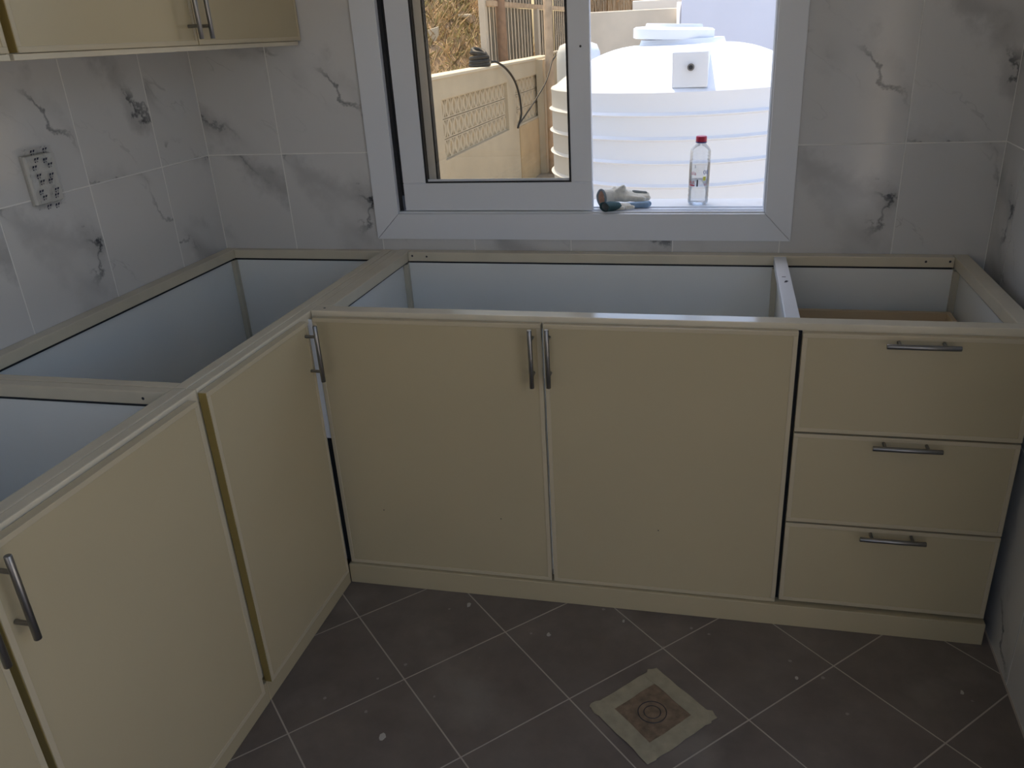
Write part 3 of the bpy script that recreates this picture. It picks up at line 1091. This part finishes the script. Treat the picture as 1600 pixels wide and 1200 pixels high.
def text_mesh(s, size, name):
    cu = bpy.data.curves.new(name, 'FONT')
    cu.body = s
    cu.size = size
    cu.align_x = 'CENTER'
    cu.resolution_u = 2
    to = bpy.data.objects.new(name, cu)
    COL.objects.link(to)
    bpy.context.view_layer.update()
    me = bpy.data.meshes.new_from_object(to.evaluated_get(bpy.context.evaluated_depsgraph_get()))
    bpy.data.objects.remove(to)
    bpy.data.curves.remove(cu)
    return me


def quad_mesh(w, h, name, n=5):
    m_ = MB()
    a = [m_.bm.verts.new((-w / 2 + w * i / n, -h / 2, 0)) for i in range(n + 1)]
    b = [m_.bm.verts.new((-w / 2 + w * i / n, h / 2, 0)) for i in range(n + 1)]
    for i in range(n):
        m_.bm.faces.new((a[i], a[i + 1], b[i + 1], b[i]))
    return m_.mesh(name)


for (kind, s, size, u, z, mm) in (('t', 'ala', 0.017, -0.018, 0.095, 'print_red'), ('t', '00', 0.019, 0.022, 0.097, 'print_blue'), ('t', 'J.', 0.011, -0.012, 0.118, 'print_black'),
                                  ('q', (0.010, 0.0125), 0, 0.018, 0.0845, 'print_yellow'), ('q', (0.0045, 0.021), 0, -0.004, 0.0645 + 0.006, 'print_black'),
                                  ('q', (0.019, 0.005), 0, -0.022, 0.0625, 'print_red'), ('t', 'AA', 0.016, -0.022, 0.066, 'print_red'), ('t', 'ca', 0.012, 0.022, 0.063, 'print_red')):
    me = text_mesh(s, size, 'printed_text') if kind == 't' else quad_mesh(s[0], s[1], 'printed_mark')
    wrapm(me, u, z)
    me.materials.clear()
    obj('printed_text' if kind == 't' else 'printed_mark', me, mm, lo)
WLOC[bt.name] = Vector((BX, BY, BZ))

# ------------------------------------------------------------------ work gloves on the sill
def blob(name, caps_, vox=0.004, smooth_it=4):
    """union of tapered capsules -> one continuous skin"""
    m_ = MB()
    for (p0, p1, r0, r1, fl_) in caps_:
        p0, p1 = Vector(p0), Vector(p1)
        t = (p1 - p0).normalized()
        a = t.cross(Vector((0, 0, 1)))
        a = a.normalized() if a.length > 1e-4 else Vector((1, 0, 0))
        b = a.cross(t)
        rings = []
        prof_ = []
        for k in range(5):
            th = PI / 2 * (1 - k / 5)
            prof_.append((p0 - t * (r0 * math.sin(th)), r0 * math.cos(th) + 1e-4))
        for k in range(6):
            th = PI / 2 * k / 5
            prof_.append((p1 + t * (r1 * math.sin(th)), r1 * math.cos(th) + 1e-4))
        n = 14
        for (c, r) in prof_:
            rings.append([m_.bm.verts.new(c + a * (r * math.cos(2 * PI * k / n)) + b * (r * fl_ * math.sin(2 * PI * k / n))) for k in range(n)])
        for i in range(len(rings) - 1):
            for k in range(n):
                m_.bm.faces.new((rings[i][k], rings[i][(k + 1) % n], rings[i + 1][(k + 1) % n], rings[i + 1][k]))
        m_.bm.faces.new(rings[0][::-1])
        m_.bm.faces.new(rings[-1])
    me = m_.mesh(name)
    o = bpy.data.objects.new('tmp', me)
    COL.objects.link(o)
    rm = o.modifiers.new('r', 'REMESH')
    rm.mode = 'VOXEL'
    rm.voxel_size = vox
    sm = o.modifiers.new('s', 'SMOOTH')
    sm.factor = 0.5
    sm.iterations = smooth_it
    bpy.context.view_layer.update()
    me2 = bpy.data.meshes.new_from_object(o.evaluated_get(bpy.context.evaluated_depsgraph_get()))
    bpy.data.objects.remove(o)
    for p in me2.polygons:
        p.use_smooth = True
    return me2


def cuff(c, t, ra, rb, length, flare=1.1, seed=0):
    """open knitted cuff: crumpled elliptical sleeve, rim and lining as three meshes"""
    t = Vector(t).normalized()
    a = t.cross(Vector((0, 0, 1))).normalized()
    b = a.cross(t).normalized()
    n = 26

    def build(ks, cap=False):
        m_ = MB()
        rg = []
        for s, k in ks:
            cc = Vector(c) + t * s
            row = []
            for i in range(n):
                th = 2 * PI * i / n
                w_ = 1 + 0.13 * noise.noise(Vector((math.cos(th) * 1.6 + seed, math.sin(th) * 1.6, s * 45)))
                row.append(m_.bm.verts.new(cc + a * (ra * k * w_ * math.cos(th)) + b * (rb * k * w_ * math.sin(th))))
            rg.append(row)
        for i in range(len(rg) - 1):
            for k in range(n):
                m_.bm.faces.new((rg[i][k], rg[i][(k + 1) % n], rg[i + 1][(k + 1) % n], rg[i + 1][k]))
        if cap:
            m_.bm.faces.new(rg[-1])
        return m_
    f = flare
    sleeve = build([(length, 0.86), (length * 0.75, 0.97), (length * 0.5, 1.0), (length * 0.25, f * 0.99), (0.0035, f)])
    rim = build([(0.005, f * 1.0), (0.002, f * 1.05), (-0.002, f * 1.04), (-0.003, f * 0.95), (-0.001, f * 0.86), (0.004, f * 0.84)])
    lining = build([(0.003, f * 0.85), (length * 0.3, 0.72), (length * 0.5, 0.35)], True)
    return sleeve, rim, lining


SZ = 0.979
# upper glove: cuff at the left, fingers pointing right
g1 = thing('work_glove', 'cream work glove lying on top of the pair, grey-rimmed cuff open to the left', 'glove', (1.37, 0.10, SZ), 'pair of work gloves on the window sill')
DX = 0.022
skin = blob('glove_hand', [
    ((1.325 + DX, 0.105, 1.010), (1.372 + DX, 0.112, 1.008), 0.025, 0.029, 0.72),
    ((1.372 + DX, 0.088, 1.006), (1.430 + DX, 0.080, 1.002), 0.0115, 0.0105, 1),
    ((1.376 + DX, 0.104, 1.008), (1.444 + DX, 0.100, 1.003), 0.012, 0.0105, 1),
    ((1.374 + DX, 0.122, 1.012), (1.438 + DX, 0.124, 1.008), 0.0115, 0.0105, 1),
    ((1.368 + DX, 0.138, 1.010), (1.418 + DX, 0.146, 1.006), 0.011, 0.009, 1),
    ((1.346 + DX, 0.100, 1.022), (1.366 + DX, 0.098, 1.036), 0.013, 0.0095, 1),
    ((1.328 + DX, 0.112, 1.020), (1.338 + DX, 0.110, 1.029), 0.013, 0.0105, 1)])
obj('hand', skin, 'glove_cotton', g1)
s_, r_, l_ = cuff((1.300 + DX, 0.070, 1.0085), (0.70, 0.68, 0.02), 0.023, 0.0255, 0.046, 1.02, 0)
cf = obj('cuff', s_, 'glove_cotton', g1, smooth=True)
obj('cuff_rim', r_, 'glove_grey', cf, smooth=True)
obj('lining', l_, 'glove_lining', cf, smooth=True)
obj('finger_stripe', blob('stripe', [((1.398 + DX, 0.119, 1.019), (1.436 + DX, 0.121, 1.015), 0.0075, 0.0065, 0.8)], 0.003, 2), 'glove_grey', g1)
# lower glove: dark cuff towards the room, blue fingertips to the right
g2 = thing('work_glove', 'lower work glove of the pair with dark teal cuff and blue fingers', 'glove', (1.39, 0.03, SZ), 'pair of work gloves on the window sill')
skin = blob('glove_hand2', [
    ((1.380, 0.026, 0.993), (1.412, 0.044, 0.990), 0.013, 0.010, 0.8),
    ((1.400, 0.026, 0.989), (1.428, 0.032, 0.987), 0.008, 0.006, 1),
    ((1.376, 0.012, 0.990), (1.398, 0.012, 0.988), 0.010, 0.006, 1)], 0.003)
obj('hand', skin, 'glove_cotton', g2)
skin = blob('glove_fingers', [
    ((1.402, 0.044, 0.989), (1.468, 0.058, 0.989), 0.0095, 0.0095, 1),
    ((1.404, 0.050, 0.989), (1.472, 0.076, 0.989), 0.0095, 0.0095, 1)], 0.003)
obj('finger', skin, 'glove_blue', g2)
s_, r_, l_ = cuff((1.343, -0.006, 0.9955), (0.74, 0.67, -0.05), 0.024, 0.0140, 0.050, 1.02, 4)
cf = obj('cuff', s_, 'glove_teal', g2, smooth=True)
obj('cuff_rim', r_, 'glove_teal', cf, smooth=True)
obj('lining', l_, 'glove_grey', cf, smooth=True)

# ------------------------------------------------------------------ yard
ZG = -0.45
obj('ground', bx(-40, 40, 0.21, 60, ZG - 0.2, ZG), 'sand')
tag(bpy.data.objects['ground'], 'dusty sand yard outside the window', 'ground', kind='structure')
obj('bounce_yard', bx(2.75, 40, -30, 0.205, ZG - 0.2, ZG + 0.40), 'bounce_paving')  # unseen ground, kept pale as a reflector for the added doorway
obj('back_yard', bx(-40, 2.745, -30, YR - 0.155, ZG - 0.2, ZG + 0.40), 'sand')
tag(bpy.data.objects['back_yard'], 'dusty ground behind the house', 'ground', kind='structure')
tag(bpy.data.objects['bounce_yard'], 'unseen ground on the right, made pale to bounce light through the added doorway', 'ground', kind='structure')

nb = obj('bounce_wall', bx(-12, 14, -9.3, -9.0, ZG + 0.40, 3.0), 'tan_wall')  # added out of view, bounces warm sun into the rear window
tag(nb, 'unseen tan wall added behind the house to bounce sunlight indoors', 'wall', kind='structure')
nb = obj('bounce_wall', bx(7.6, 7.9, -8.99, 0.2, ZG + 0.40, 2.2), 'tan_wall')  # second added wall, bounces warm sun through the doorway
tag(nb, 'unseen tan wall added beyond the doorway to bounce sunlight indoors', 'wall', kind='structure')

# water tank
TC = Vector((1.42, 2.86, ZG))
TR = 0.80
tk = thing('water_tank', 'large white ribbed plastic water tank standing outside the window', 'water tank', tuple(TC))
prof = [(TR - 0.02, 0.0), (TR, 0.02)]
ribz = [1.064 - ZG - 0.125 * k for k in range(0, 11)][::-1]
for z in ribz:
    if z < 0.08:
        continue
    prof += [(TR - 0.004, z - 0.030), (TR - 0.004, z - 0.012), (TR + 0.012, z - 0.004), (TR + 0.013, z), (TR + 0.002, z + 0.006), (TR - 0.004, z + 0.014)]
zs = 1.185 - ZG
prof += [(TR - 0.004, zs - 0.03), (TR, zs - 0.008), (TR - 0.006, zs), (TR - 0.03, zs + 0.010)]
for k in range(1, 11):
    t = k / 10
    prof.append((TR - 0.03 - (TR - 0.29) * t, zs + 0.010 + 0.20 * math.sin(t * PI / 2) ** 0.9))
ztop = prof[-1][1]
prof += [(0.255, ztop + 0.004), (0.245, ztop + 0.03), (0.20, ztop + 0.03)]
ob = obj('tank_shell', MB().lathe(prof, tuple(TC), 96, cap1=True), 'tank', tk, smooth=True)
ob.data.set_sharp_from_angle(angle=R(35))
LC = Vector((1.365, 2.84, ZG + ztop))
lid = MB().lathe([(0.225, 0.028), (0.238, 0.032), (0.240, 0.082), (0.225, 0.092), (0.17, 0.095), (0.165, 0.112), (0.0, 0.114)][:-1], (0, 0, 0), 64)
lid.bm.transform(Matrix.Translation(LC) @ Matrix.Rotation(R(3.0), 4, 'Y'))
lo_ = obj('lid', lid, 'tank', tk, smooth=True)
lo_.data.set_sharp_from_angle(angle=R(35))
# square boss with outlet, facing the window
bs = MB()
bs.box(1.409, 1.596, 2.085, 2.45, zs + ZG + 0.012, 1.372, bev=0.010, seg=2)
boss = obj('outlet_boss', bs, 'tank', tk)
fi = MB()
fi.tube([(1.507, 2.084, 1.297), (1.507, 2.062, 1.297)], 0.018, 18)
fo = obj('outlet', fi, 'fitting', boss)
obj('outlet_bore', MB().tube([(1.507, 2.0615, 1.297), (1.507, 2.058, 1.297)], 0.011, 14), 'gasket', boss)

# small white drum behind the tank
dm = MB().lathe([(0.17, 0), (0.18, 0.03), (0.18, 1.70), (0.175, 1.78), (0.15, 1.835), (0.09, 1.858), (0.02, 1.862)], (0.50, 4.55, ZG), 40)
tag(obj('storage_drum', dm, 'tank', smooth=True), 'slim white drum standing behind the water tank by the yard wall', 'drum')

# boundary wall along the left of the yard, with breeze-block panels
XW = -1.0
WTOP = 1.157
yw = thing('yard_wall', 'cream boundary wall with breeze-block panels, seen through the left pane', 'wall', (XW, 6, ZG), kind='structure')
panels = [(2.86, 5.03), (5.43, 8.02), (8.42, 10.8)]
PZ0, PZ1 = 0.365, 0.935
wt = 0.18
mb = MB()
mb.box(XW - wt, XW, 0.25, 10.9, ZG, PZ0)
mb.box(XW - wt, XW, 0.25, 10.9, PZ1, WTOP - 0.03)
prev = 0.25
for (a, b) in panels:
    mb.box(XW - wt, XW, prev, a, PZ0, PZ1)
    prev = b
mb.box(XW - wt, XW, prev, 10.9, PZ0, PZ1)
obj('masonry', mb, 'yard_wall', yw)
obj('coping', bx(XW - wt - 0.02, XW + 0.015, 0.25, 10.9, WTOP - 0.03, WTOP, bev=0.004), 'wall_cap', yw)
obj('bare_render', bx(XW, XW + 0.012, 8.55, 10.9, ZG, PZ0 - 0.02), 'yard_wall_bare', yw)
obj('corner_return', bx(XW, XW + 0.10, 9.75, 10.9, ZG, WTOP - 0.031), 'yard_wall', yw)


def breeze_block(s):
    """square block with a pointed-oval opening and four corner openings, thickness along x"""
    m_ = MB()
    loops = []
    h = s / 2 - 0.004
    loops.append([(-h, -h), (h, -h), (h, h), (-h, h)])
    n = 8
    ov = []
    for i in range(n):
        t = i / n
        ov.append((0.034 * math.sin(PI * t), -0.072 + 0.144 * t))
    for i in range(n):
        t = i / n
        ov.append((-0.034 * math.sin(PI * t), 0.072 - 0.144 * t))
    loops.append(ov)
    for sx in (-1, 1):
        for sy in (-1, 1):
            tri = [(sx * (h - 0.012), sy * (h - 0.012)), (sx * (h - 0.055), sy * (h - 0.012)), (sx * (h - 0.012), sy * (h - 0.062))]
            loops.append(tri)
    es = []
    for lp in loops:
        v = [m_.bm.verts.new((0, p[0], p[1])) for p in lp]
        for i in range(len(v)):
            es.append(m_.bm.edges.new((v[i], v[(i + 1) % len(v)])))
    r_ = bmesh.ops.triangle_fill(m_.bm, use_beauty=True, use_dissolve=False, edges=es)
    fs = [f for f in r_['geom'] if isinstance(f, bmesh.types.BMFace)]
    ex = bmesh.ops.extrude_face_region(m_.bm, geom=fs)
    bmesh.ops.translate(m_.bm, verts=[g_ for g_ in ex['geom'] if isinstance(g_, bmesh.types.BMVert)], vec=(-0.09, 0, 0))
    me = m_.mesh('breeze_block')
    me.materials.append(MATS['yard_wall'])
    return me


BS = 0.19
BB = breeze_block(BS)
for (a, b) in panels:
    n = int((b - a) / 0.1985)
    pitch = (b - a) / n
    for i in range(n):
        y = a + pitch * (i + 0.5)
        if y < 4.2:
            continue
        for r_ in range(3):
            o = obj('breeze_block', BB, None, yw, loc=(XW - 0.035, y, PZ0 + BS * (r_ + 0.5)))
            o.scale = (1, pitch / BS, 1)

# timber post in front of the wall corner
p_ = MB().tube([(XW + 0.20, 9.72, ZG - 0.1), (XW + 0.20, 9.75, 1.0), (XW + 0.18, 9.86, 3.2)], 0.062, 14)
tag(obj('timber_post', p_, 'fence_post', smooth=True), 'tall pinkish timber post at the far end of the yard wall', 'post')
# green pipe and taps
pp = MB().tube([(-0.72, 10.05, 1.20), (-0.72, 10.05, 0.9), (-0.70, 10.04, -0.1), (-0.74, 9.98, -0.25), (-0.80, 9.9, -0.33)], 0.022, 10)
gpipe = obj('hose_pipe', pp, 'green_pipe', smooth=True)
tag(gpipe, 'green hose running down the corner of the yard wall', 'hose')
obj('hose_fitting', MB().tube([(-0.84, 10.0, 1.19), (-0.76, 10.03, 1.215), (-0.66, 10.05, 1.21), (-0.60, 10.08, 1.23)], 0.018, 8), 'white_cable', gpipe, smooth=True)

# corrugated metal fence behind the wall
FX = -1.8
fence = thing('metal_fence', 'grey corrugated metal fence with timber rail behind the yard wall', 'fence', (FX, 12.5, ZG))


def corr(y0, y1, z0, z1):
    m_ = MB()
    n = int((y1 - y0) / 0.028)
    a, b = [], []
    for i in range(n + 1):
        y = y0 + (y1 - y0) * i / n
        x = FX + 0.004 * (1 if (i % 8) in (0, 1, 2) else (-1 if (i % 8) in (4, 5, 6) else 0))
        a.append(m_.bm.verts.new((x, y, z0)))
        b.append(m_.bm.verts.new((x, y, z1)))
    for i in range(n):
        m_.bm.faces.new((a[i], a[i + 1], b[i + 1], b[i]))
    bmesh.ops.solidify(m_.bm, geom=list(m_.bm.faces), thickness=0.004)
    return m_


for (y0, y1) in ((10.15, 13.25), (13.45, 15.2), (15.25, 18.5)):
    obj('metal_sheet', corr(y0, y1, ZG + 0.02, 1.86), 'galv', fence)
    obj('metal_sheet', corr(y0, y1, 1.93, 3.0), 'galv', fence)
obj('fence_rail', bx(FX + 0.025, FX + 0.085, 10.1, 18.5, 1.865, 1.935), 'fence_post', fence)
obj('fence_post', MB().tube([(FX + 0.12, 10.62, ZG), (FX + 0.09, 10.6, 3.0)], 0.075, 12), 'rust_post', fence, smooth=True)
obj('fence_post', bx(FX - 0.07, FX + 0.02, 10.02, 10.14, ZG, 3.0), 'galv', fence)
obj('fence_post', bx(FX + 0.022, FX + 0.10, 13.27, 13.42, ZG, 1.86), 'galv', fence)

# black bucket-like lump and looping cable on the wall
lump = MB()
for k, (rad, zz, tl, ph) in enumerate(((0.105, 0.022, 0.0, 0), (0.10, 0.055, 0.12, 1), (0.095, 0.09, 0.2, 2.4), (0.08, 0.125, 0.5, 4), (0.07, 0.14, 0.9, 5.2))):
    c_ = Vector((XW - 0.09, 7.17, WTOP + zz + 0.02 * tl))
    lump.tube([c_ + Vector((rad * math.cos(t), rad * math.sin(t), rad * tl * 0.5 * math.sin(t + ph))) for t in [2 * PI * i / 20 for i in range(21)]], 0.024, 8)
tag(obj('cable_coil', lump, 'cable', smooth=True), 'dark coiled bundle sitting on top of the yard wall', 'cable coil')
path = [(-0.985, 7.32, 1.20), (-0.95, 7.42, 1.19), (-0.92, 7.725, 1.10), (-0.92, 8.10, 0.95), (-0.92, 8.30, 0.78), (-0.92, 8.38, 0.62), (-0.92, 8.36, 0.50), (-0.95, 8.27, 0.36)]


def smooth_path(pts, n=8):
    pts = [Vector(p) for p in pts]
    out = []
    for i in range(len(pts) - 1):
        p0, p1, p2, p3 = pts[max(i - 1, 0)], pts[i], pts[i + 1], pts[min(i + 2, len(pts) - 1)]
        for k in range(n):
            t = k / n
            out.append(0.5 * ((2 * p1) + (-p0 + p2) * t + (2 * p0 - 5 * p1 + 4 * p2 - p3) * t * t + (-p0 + 3 * p1 - 3 * p2 + p3) * t ** 3))
    out.append(pts[-1])
    return out


tag(obj('cable', MB().tube(smooth_path(path), 0.014, 8), 'cable', smooth=True), 'black cable arching down the yard wall from the coil', 'cable')
path = [(-0.945, 8.31, 0.40), (-0.88, 8.48, 0.51), (-0.80, 8.87, 0.70), (-0.74, 9.10, 0.845), (-0.72, 9.31, 0.98), (-0.715, 9.515, 1.105), (-0.70, 9.72, 1.17)]
tag(obj('cable', MB().tube(smooth_path(path), 0.010, 8), 'cable', smooth=True), 'thin cable rising towards the far corner of the yard wall', 'cable')

# rubble at the foot of the far corner
for (x, y, z, rz, lb) in ((-0.55, 9.50, 0, 10, 'loose brown brick against the foot of the timber post'), (-0.45, 9.75, 0, 40, 'loose brown brick lying skewed behind the others at the wall corner'), (-0.30, 9.45, 0, -15, 'loose brown brick nearest the water tank at the wall corner')):
    b_ = MB().box(-0.115, 0.115, -0.055, 0.055, 0, 0.072, bev=0.006)
    o = obj('loose_brick', b_.mesh('loose_brick'), 'brick', loc=(x, y, ZG + 0.0125), rot=(0, 0, R(rz)))
    tag(o, lb, 'brick', 'loose bricks by the wall corner')
obj('rubble_patch', bx(-0.70, 0.2, 9.3, 10.6, ZG, ZG + 0.012), 'brick')
tag(bpy.data.objects['rubble_patch'], 'reddish brick dust on the ground at the far wall corner', 'rubble', kind='stuff')

# far boundary: tan wall, pale building, dry reeds
tw = obj('tan_yard_wall', bx(-0.62, 0.93, 10.92, 11.1, ZG, 1.725, bev=0.01), 'tan_wall')
tag(tw, 'weathered tan wall behind the water tank', 'wall', kind='structure')
pw = obj('pale_building', bx(0.99, 9.0, 10.6, 14.0, ZG, 4.2), 'pale_wall')
tag(pw, 'pale blue-white building wall right of the tan wall', 'building', kind='structure')
tag(obj('drain_pipe', MB().tube([(0.945, 10.86, ZG), (0.945, 10.86, 1.80)], 0.035, 12), 'galv', smooth=True), 'grey vertical pipe between the tan wall and the pale building', 'pipe')
ld = obj('concrete_ledge', bx(0.20, 0.93, 11.4, 12.2, ZG, 1.86, bev=0.01), 'wall_cap')
tag(ld, 'low pale block just above the tan wall', 'block')


def sticks(name, n, centre, spread, zf, lmin, lmax, rad, m, label, upright=0.3, cat='dry brush', seed=1, parent=None):
    rr = random.Random(seed)
    vs_, fs = [], []
    for i in range(n):
        x = centre[0] + rr.uniform(-spread[0], spread[0])
        y = centre[1] + rr.uniform(-spread[1], spread[1])
        z = zf(x, y)
        l = rr.uniform(lmin, lmax)
        th = rr.uniform(0, 2 * PI)
        e_ = rr.uniform(-0.2, 1.0) * (1 - upright) + upright * 1.5
        d_ = Vector((math.cos(th) * math.cos(e_), math.sin(th) * math.cos(e_), math.sin(e_)))
        p = Vector((x, y, z - 0.02))
        q = p + d_ * l
        a = d_.orthogonal().normalized() * rad * rr.uniform(.5, 1.5)
        b = d_.cross(a)
        i0 = len(vs_)
        vs_ += [p + a, p - a * 0.5 + b, p - a * 0.5 - b, q + a * 0.4, q - a * 0.2 + b * 0.4, q - a * 0.2 - b * 0.4]
        fs += [(i0, i0 + 1, i0 + 4, i0 + 3), (i0 + 1, i0 + 2, i0 + 5, i0 + 4), (i0 + 2, i0, i0 + 3, i0 + 5)]
    me = bpy.data.meshes.new(name)
    me.from_pydata([tuple(v) for v in vs_], [], fs)
    o = obj(name, me, m, parent)
    if parent:
        o['label'] = label
        o['kind'] = 'stuff'
        if WLOC[parent.name].length:
            pass
        return o
    return tag(o, label, cat, kind='stuff')


def mound_z(x, y):
    d2 = ((x + 4.9) / 3.0) ** 2 + ((y - 15.6) / 4.6) ** 2
    h = 3.1 * math.exp(-d2 * 1.2)
    return ZG + h + 0.35 * noise.noise(Vector((x * 1.2, y * 1.2, 0))) * min(1, h) + 0.12 * noise.noise(Vector((x * 4, y * 4, 3)))


m_ = MB()
gx, gy = 60, 70
gr = []
for i in range(gx + 1):
    row = []
    for j in range(gy + 1):
        x = -10.5 + 8.4 * i / gx
        y = 6.0 + 17.0 * j / gy
        row.append(m_.bm.verts.new((x, y, max(mound_z(x, y), ZG - 0.05))))
    gr.append(row)
for i in range(gx):
    for j in range(gy):
        m_.bm.faces.new((gr[i][j], gr[i + 1][j], gr[i + 1][j + 1], gr[i][j + 1]))
heap = thing('spoil_heap', 'brown soil heap covered in dead brush beyond the yard wall', 'heap', (-4.9, 14.0, ZG))
obj('soil', m_, 'soil', heap, smooth=True)
sticks('dead_brush', 9000, (-5.2, 14.2), (3.0, 4.6), mound_z, 0.10, 0.45, 0.012, 'twig', 'dry straw-brown brush', seed=2, parent=heap)
sticks('green_brush', 4000, (-3.9, 12.4), (1.75, 3.0), mound_z, 0.08, 0.30, 0.014, 'twig_green', 'olive weeds', seed=3, parent=heap)
sticks('dark_brush', 3500, (-5.2, 14.2), (3.0, 4.6), mound_z, 0.10, 0.35, 0.013, 'twig_dark', 'dark dead stalks', seed=5, parent=heap)
sticks('straw_tuft', 1200, (-3.3, 10.2), (0.6, 0.7), lambda x, y: max(mound_z(x, y), 0.55), 0.25, 0.7, 0.008, 'twig', 'pale straw tuft', seed=8, parent=heap)
sticks('reed_screen', 1500, (-0.1, 13.0), (0.75, 0.25), lambda x, y: 0.6 + 0.2 * noise.noise(Vector((x * 5, y, 0))), 1.2, 1.7, 0.014, 'twig', 'dry reeds standing behind the tan wall', upright=0.95, seed=9)
sh = MB().prism([(-3.68, 12.92, 1.60), (-3.50, 12.98, 1.65), (-3.51, 12.98, 1.50), (-3.58, 12.95, 1.40), (-3.64, 12.93, 1.48)], (0.01, 0.03, 0.01))
tag(obj('scrap_sheet', sh, 'paper_white'), 'white scrap sheet caught in the brush on the heap', 'scrap')
sl = MB().box(-3.66, -3.34, 14.45, 14.70, 1.80, 1.87, bev=0.02)
tag(obj('scrap_board', sl, 'wall_cap'), 'pale broken board lying on the brush heap', 'scrap')
fh = thing('far_house', 'distant tan house above the soil heap', 'building', (-10, 28, ZG))
obj('wall', bx(-16.5, -6.5, 27, 32, ZG, 4.6), 'tan_wall', fh)
obj('roof_slab', bx(-16.8, -6.2, 26.7, 32.3, 4.6, 4.8), 'wall_cap', fh)
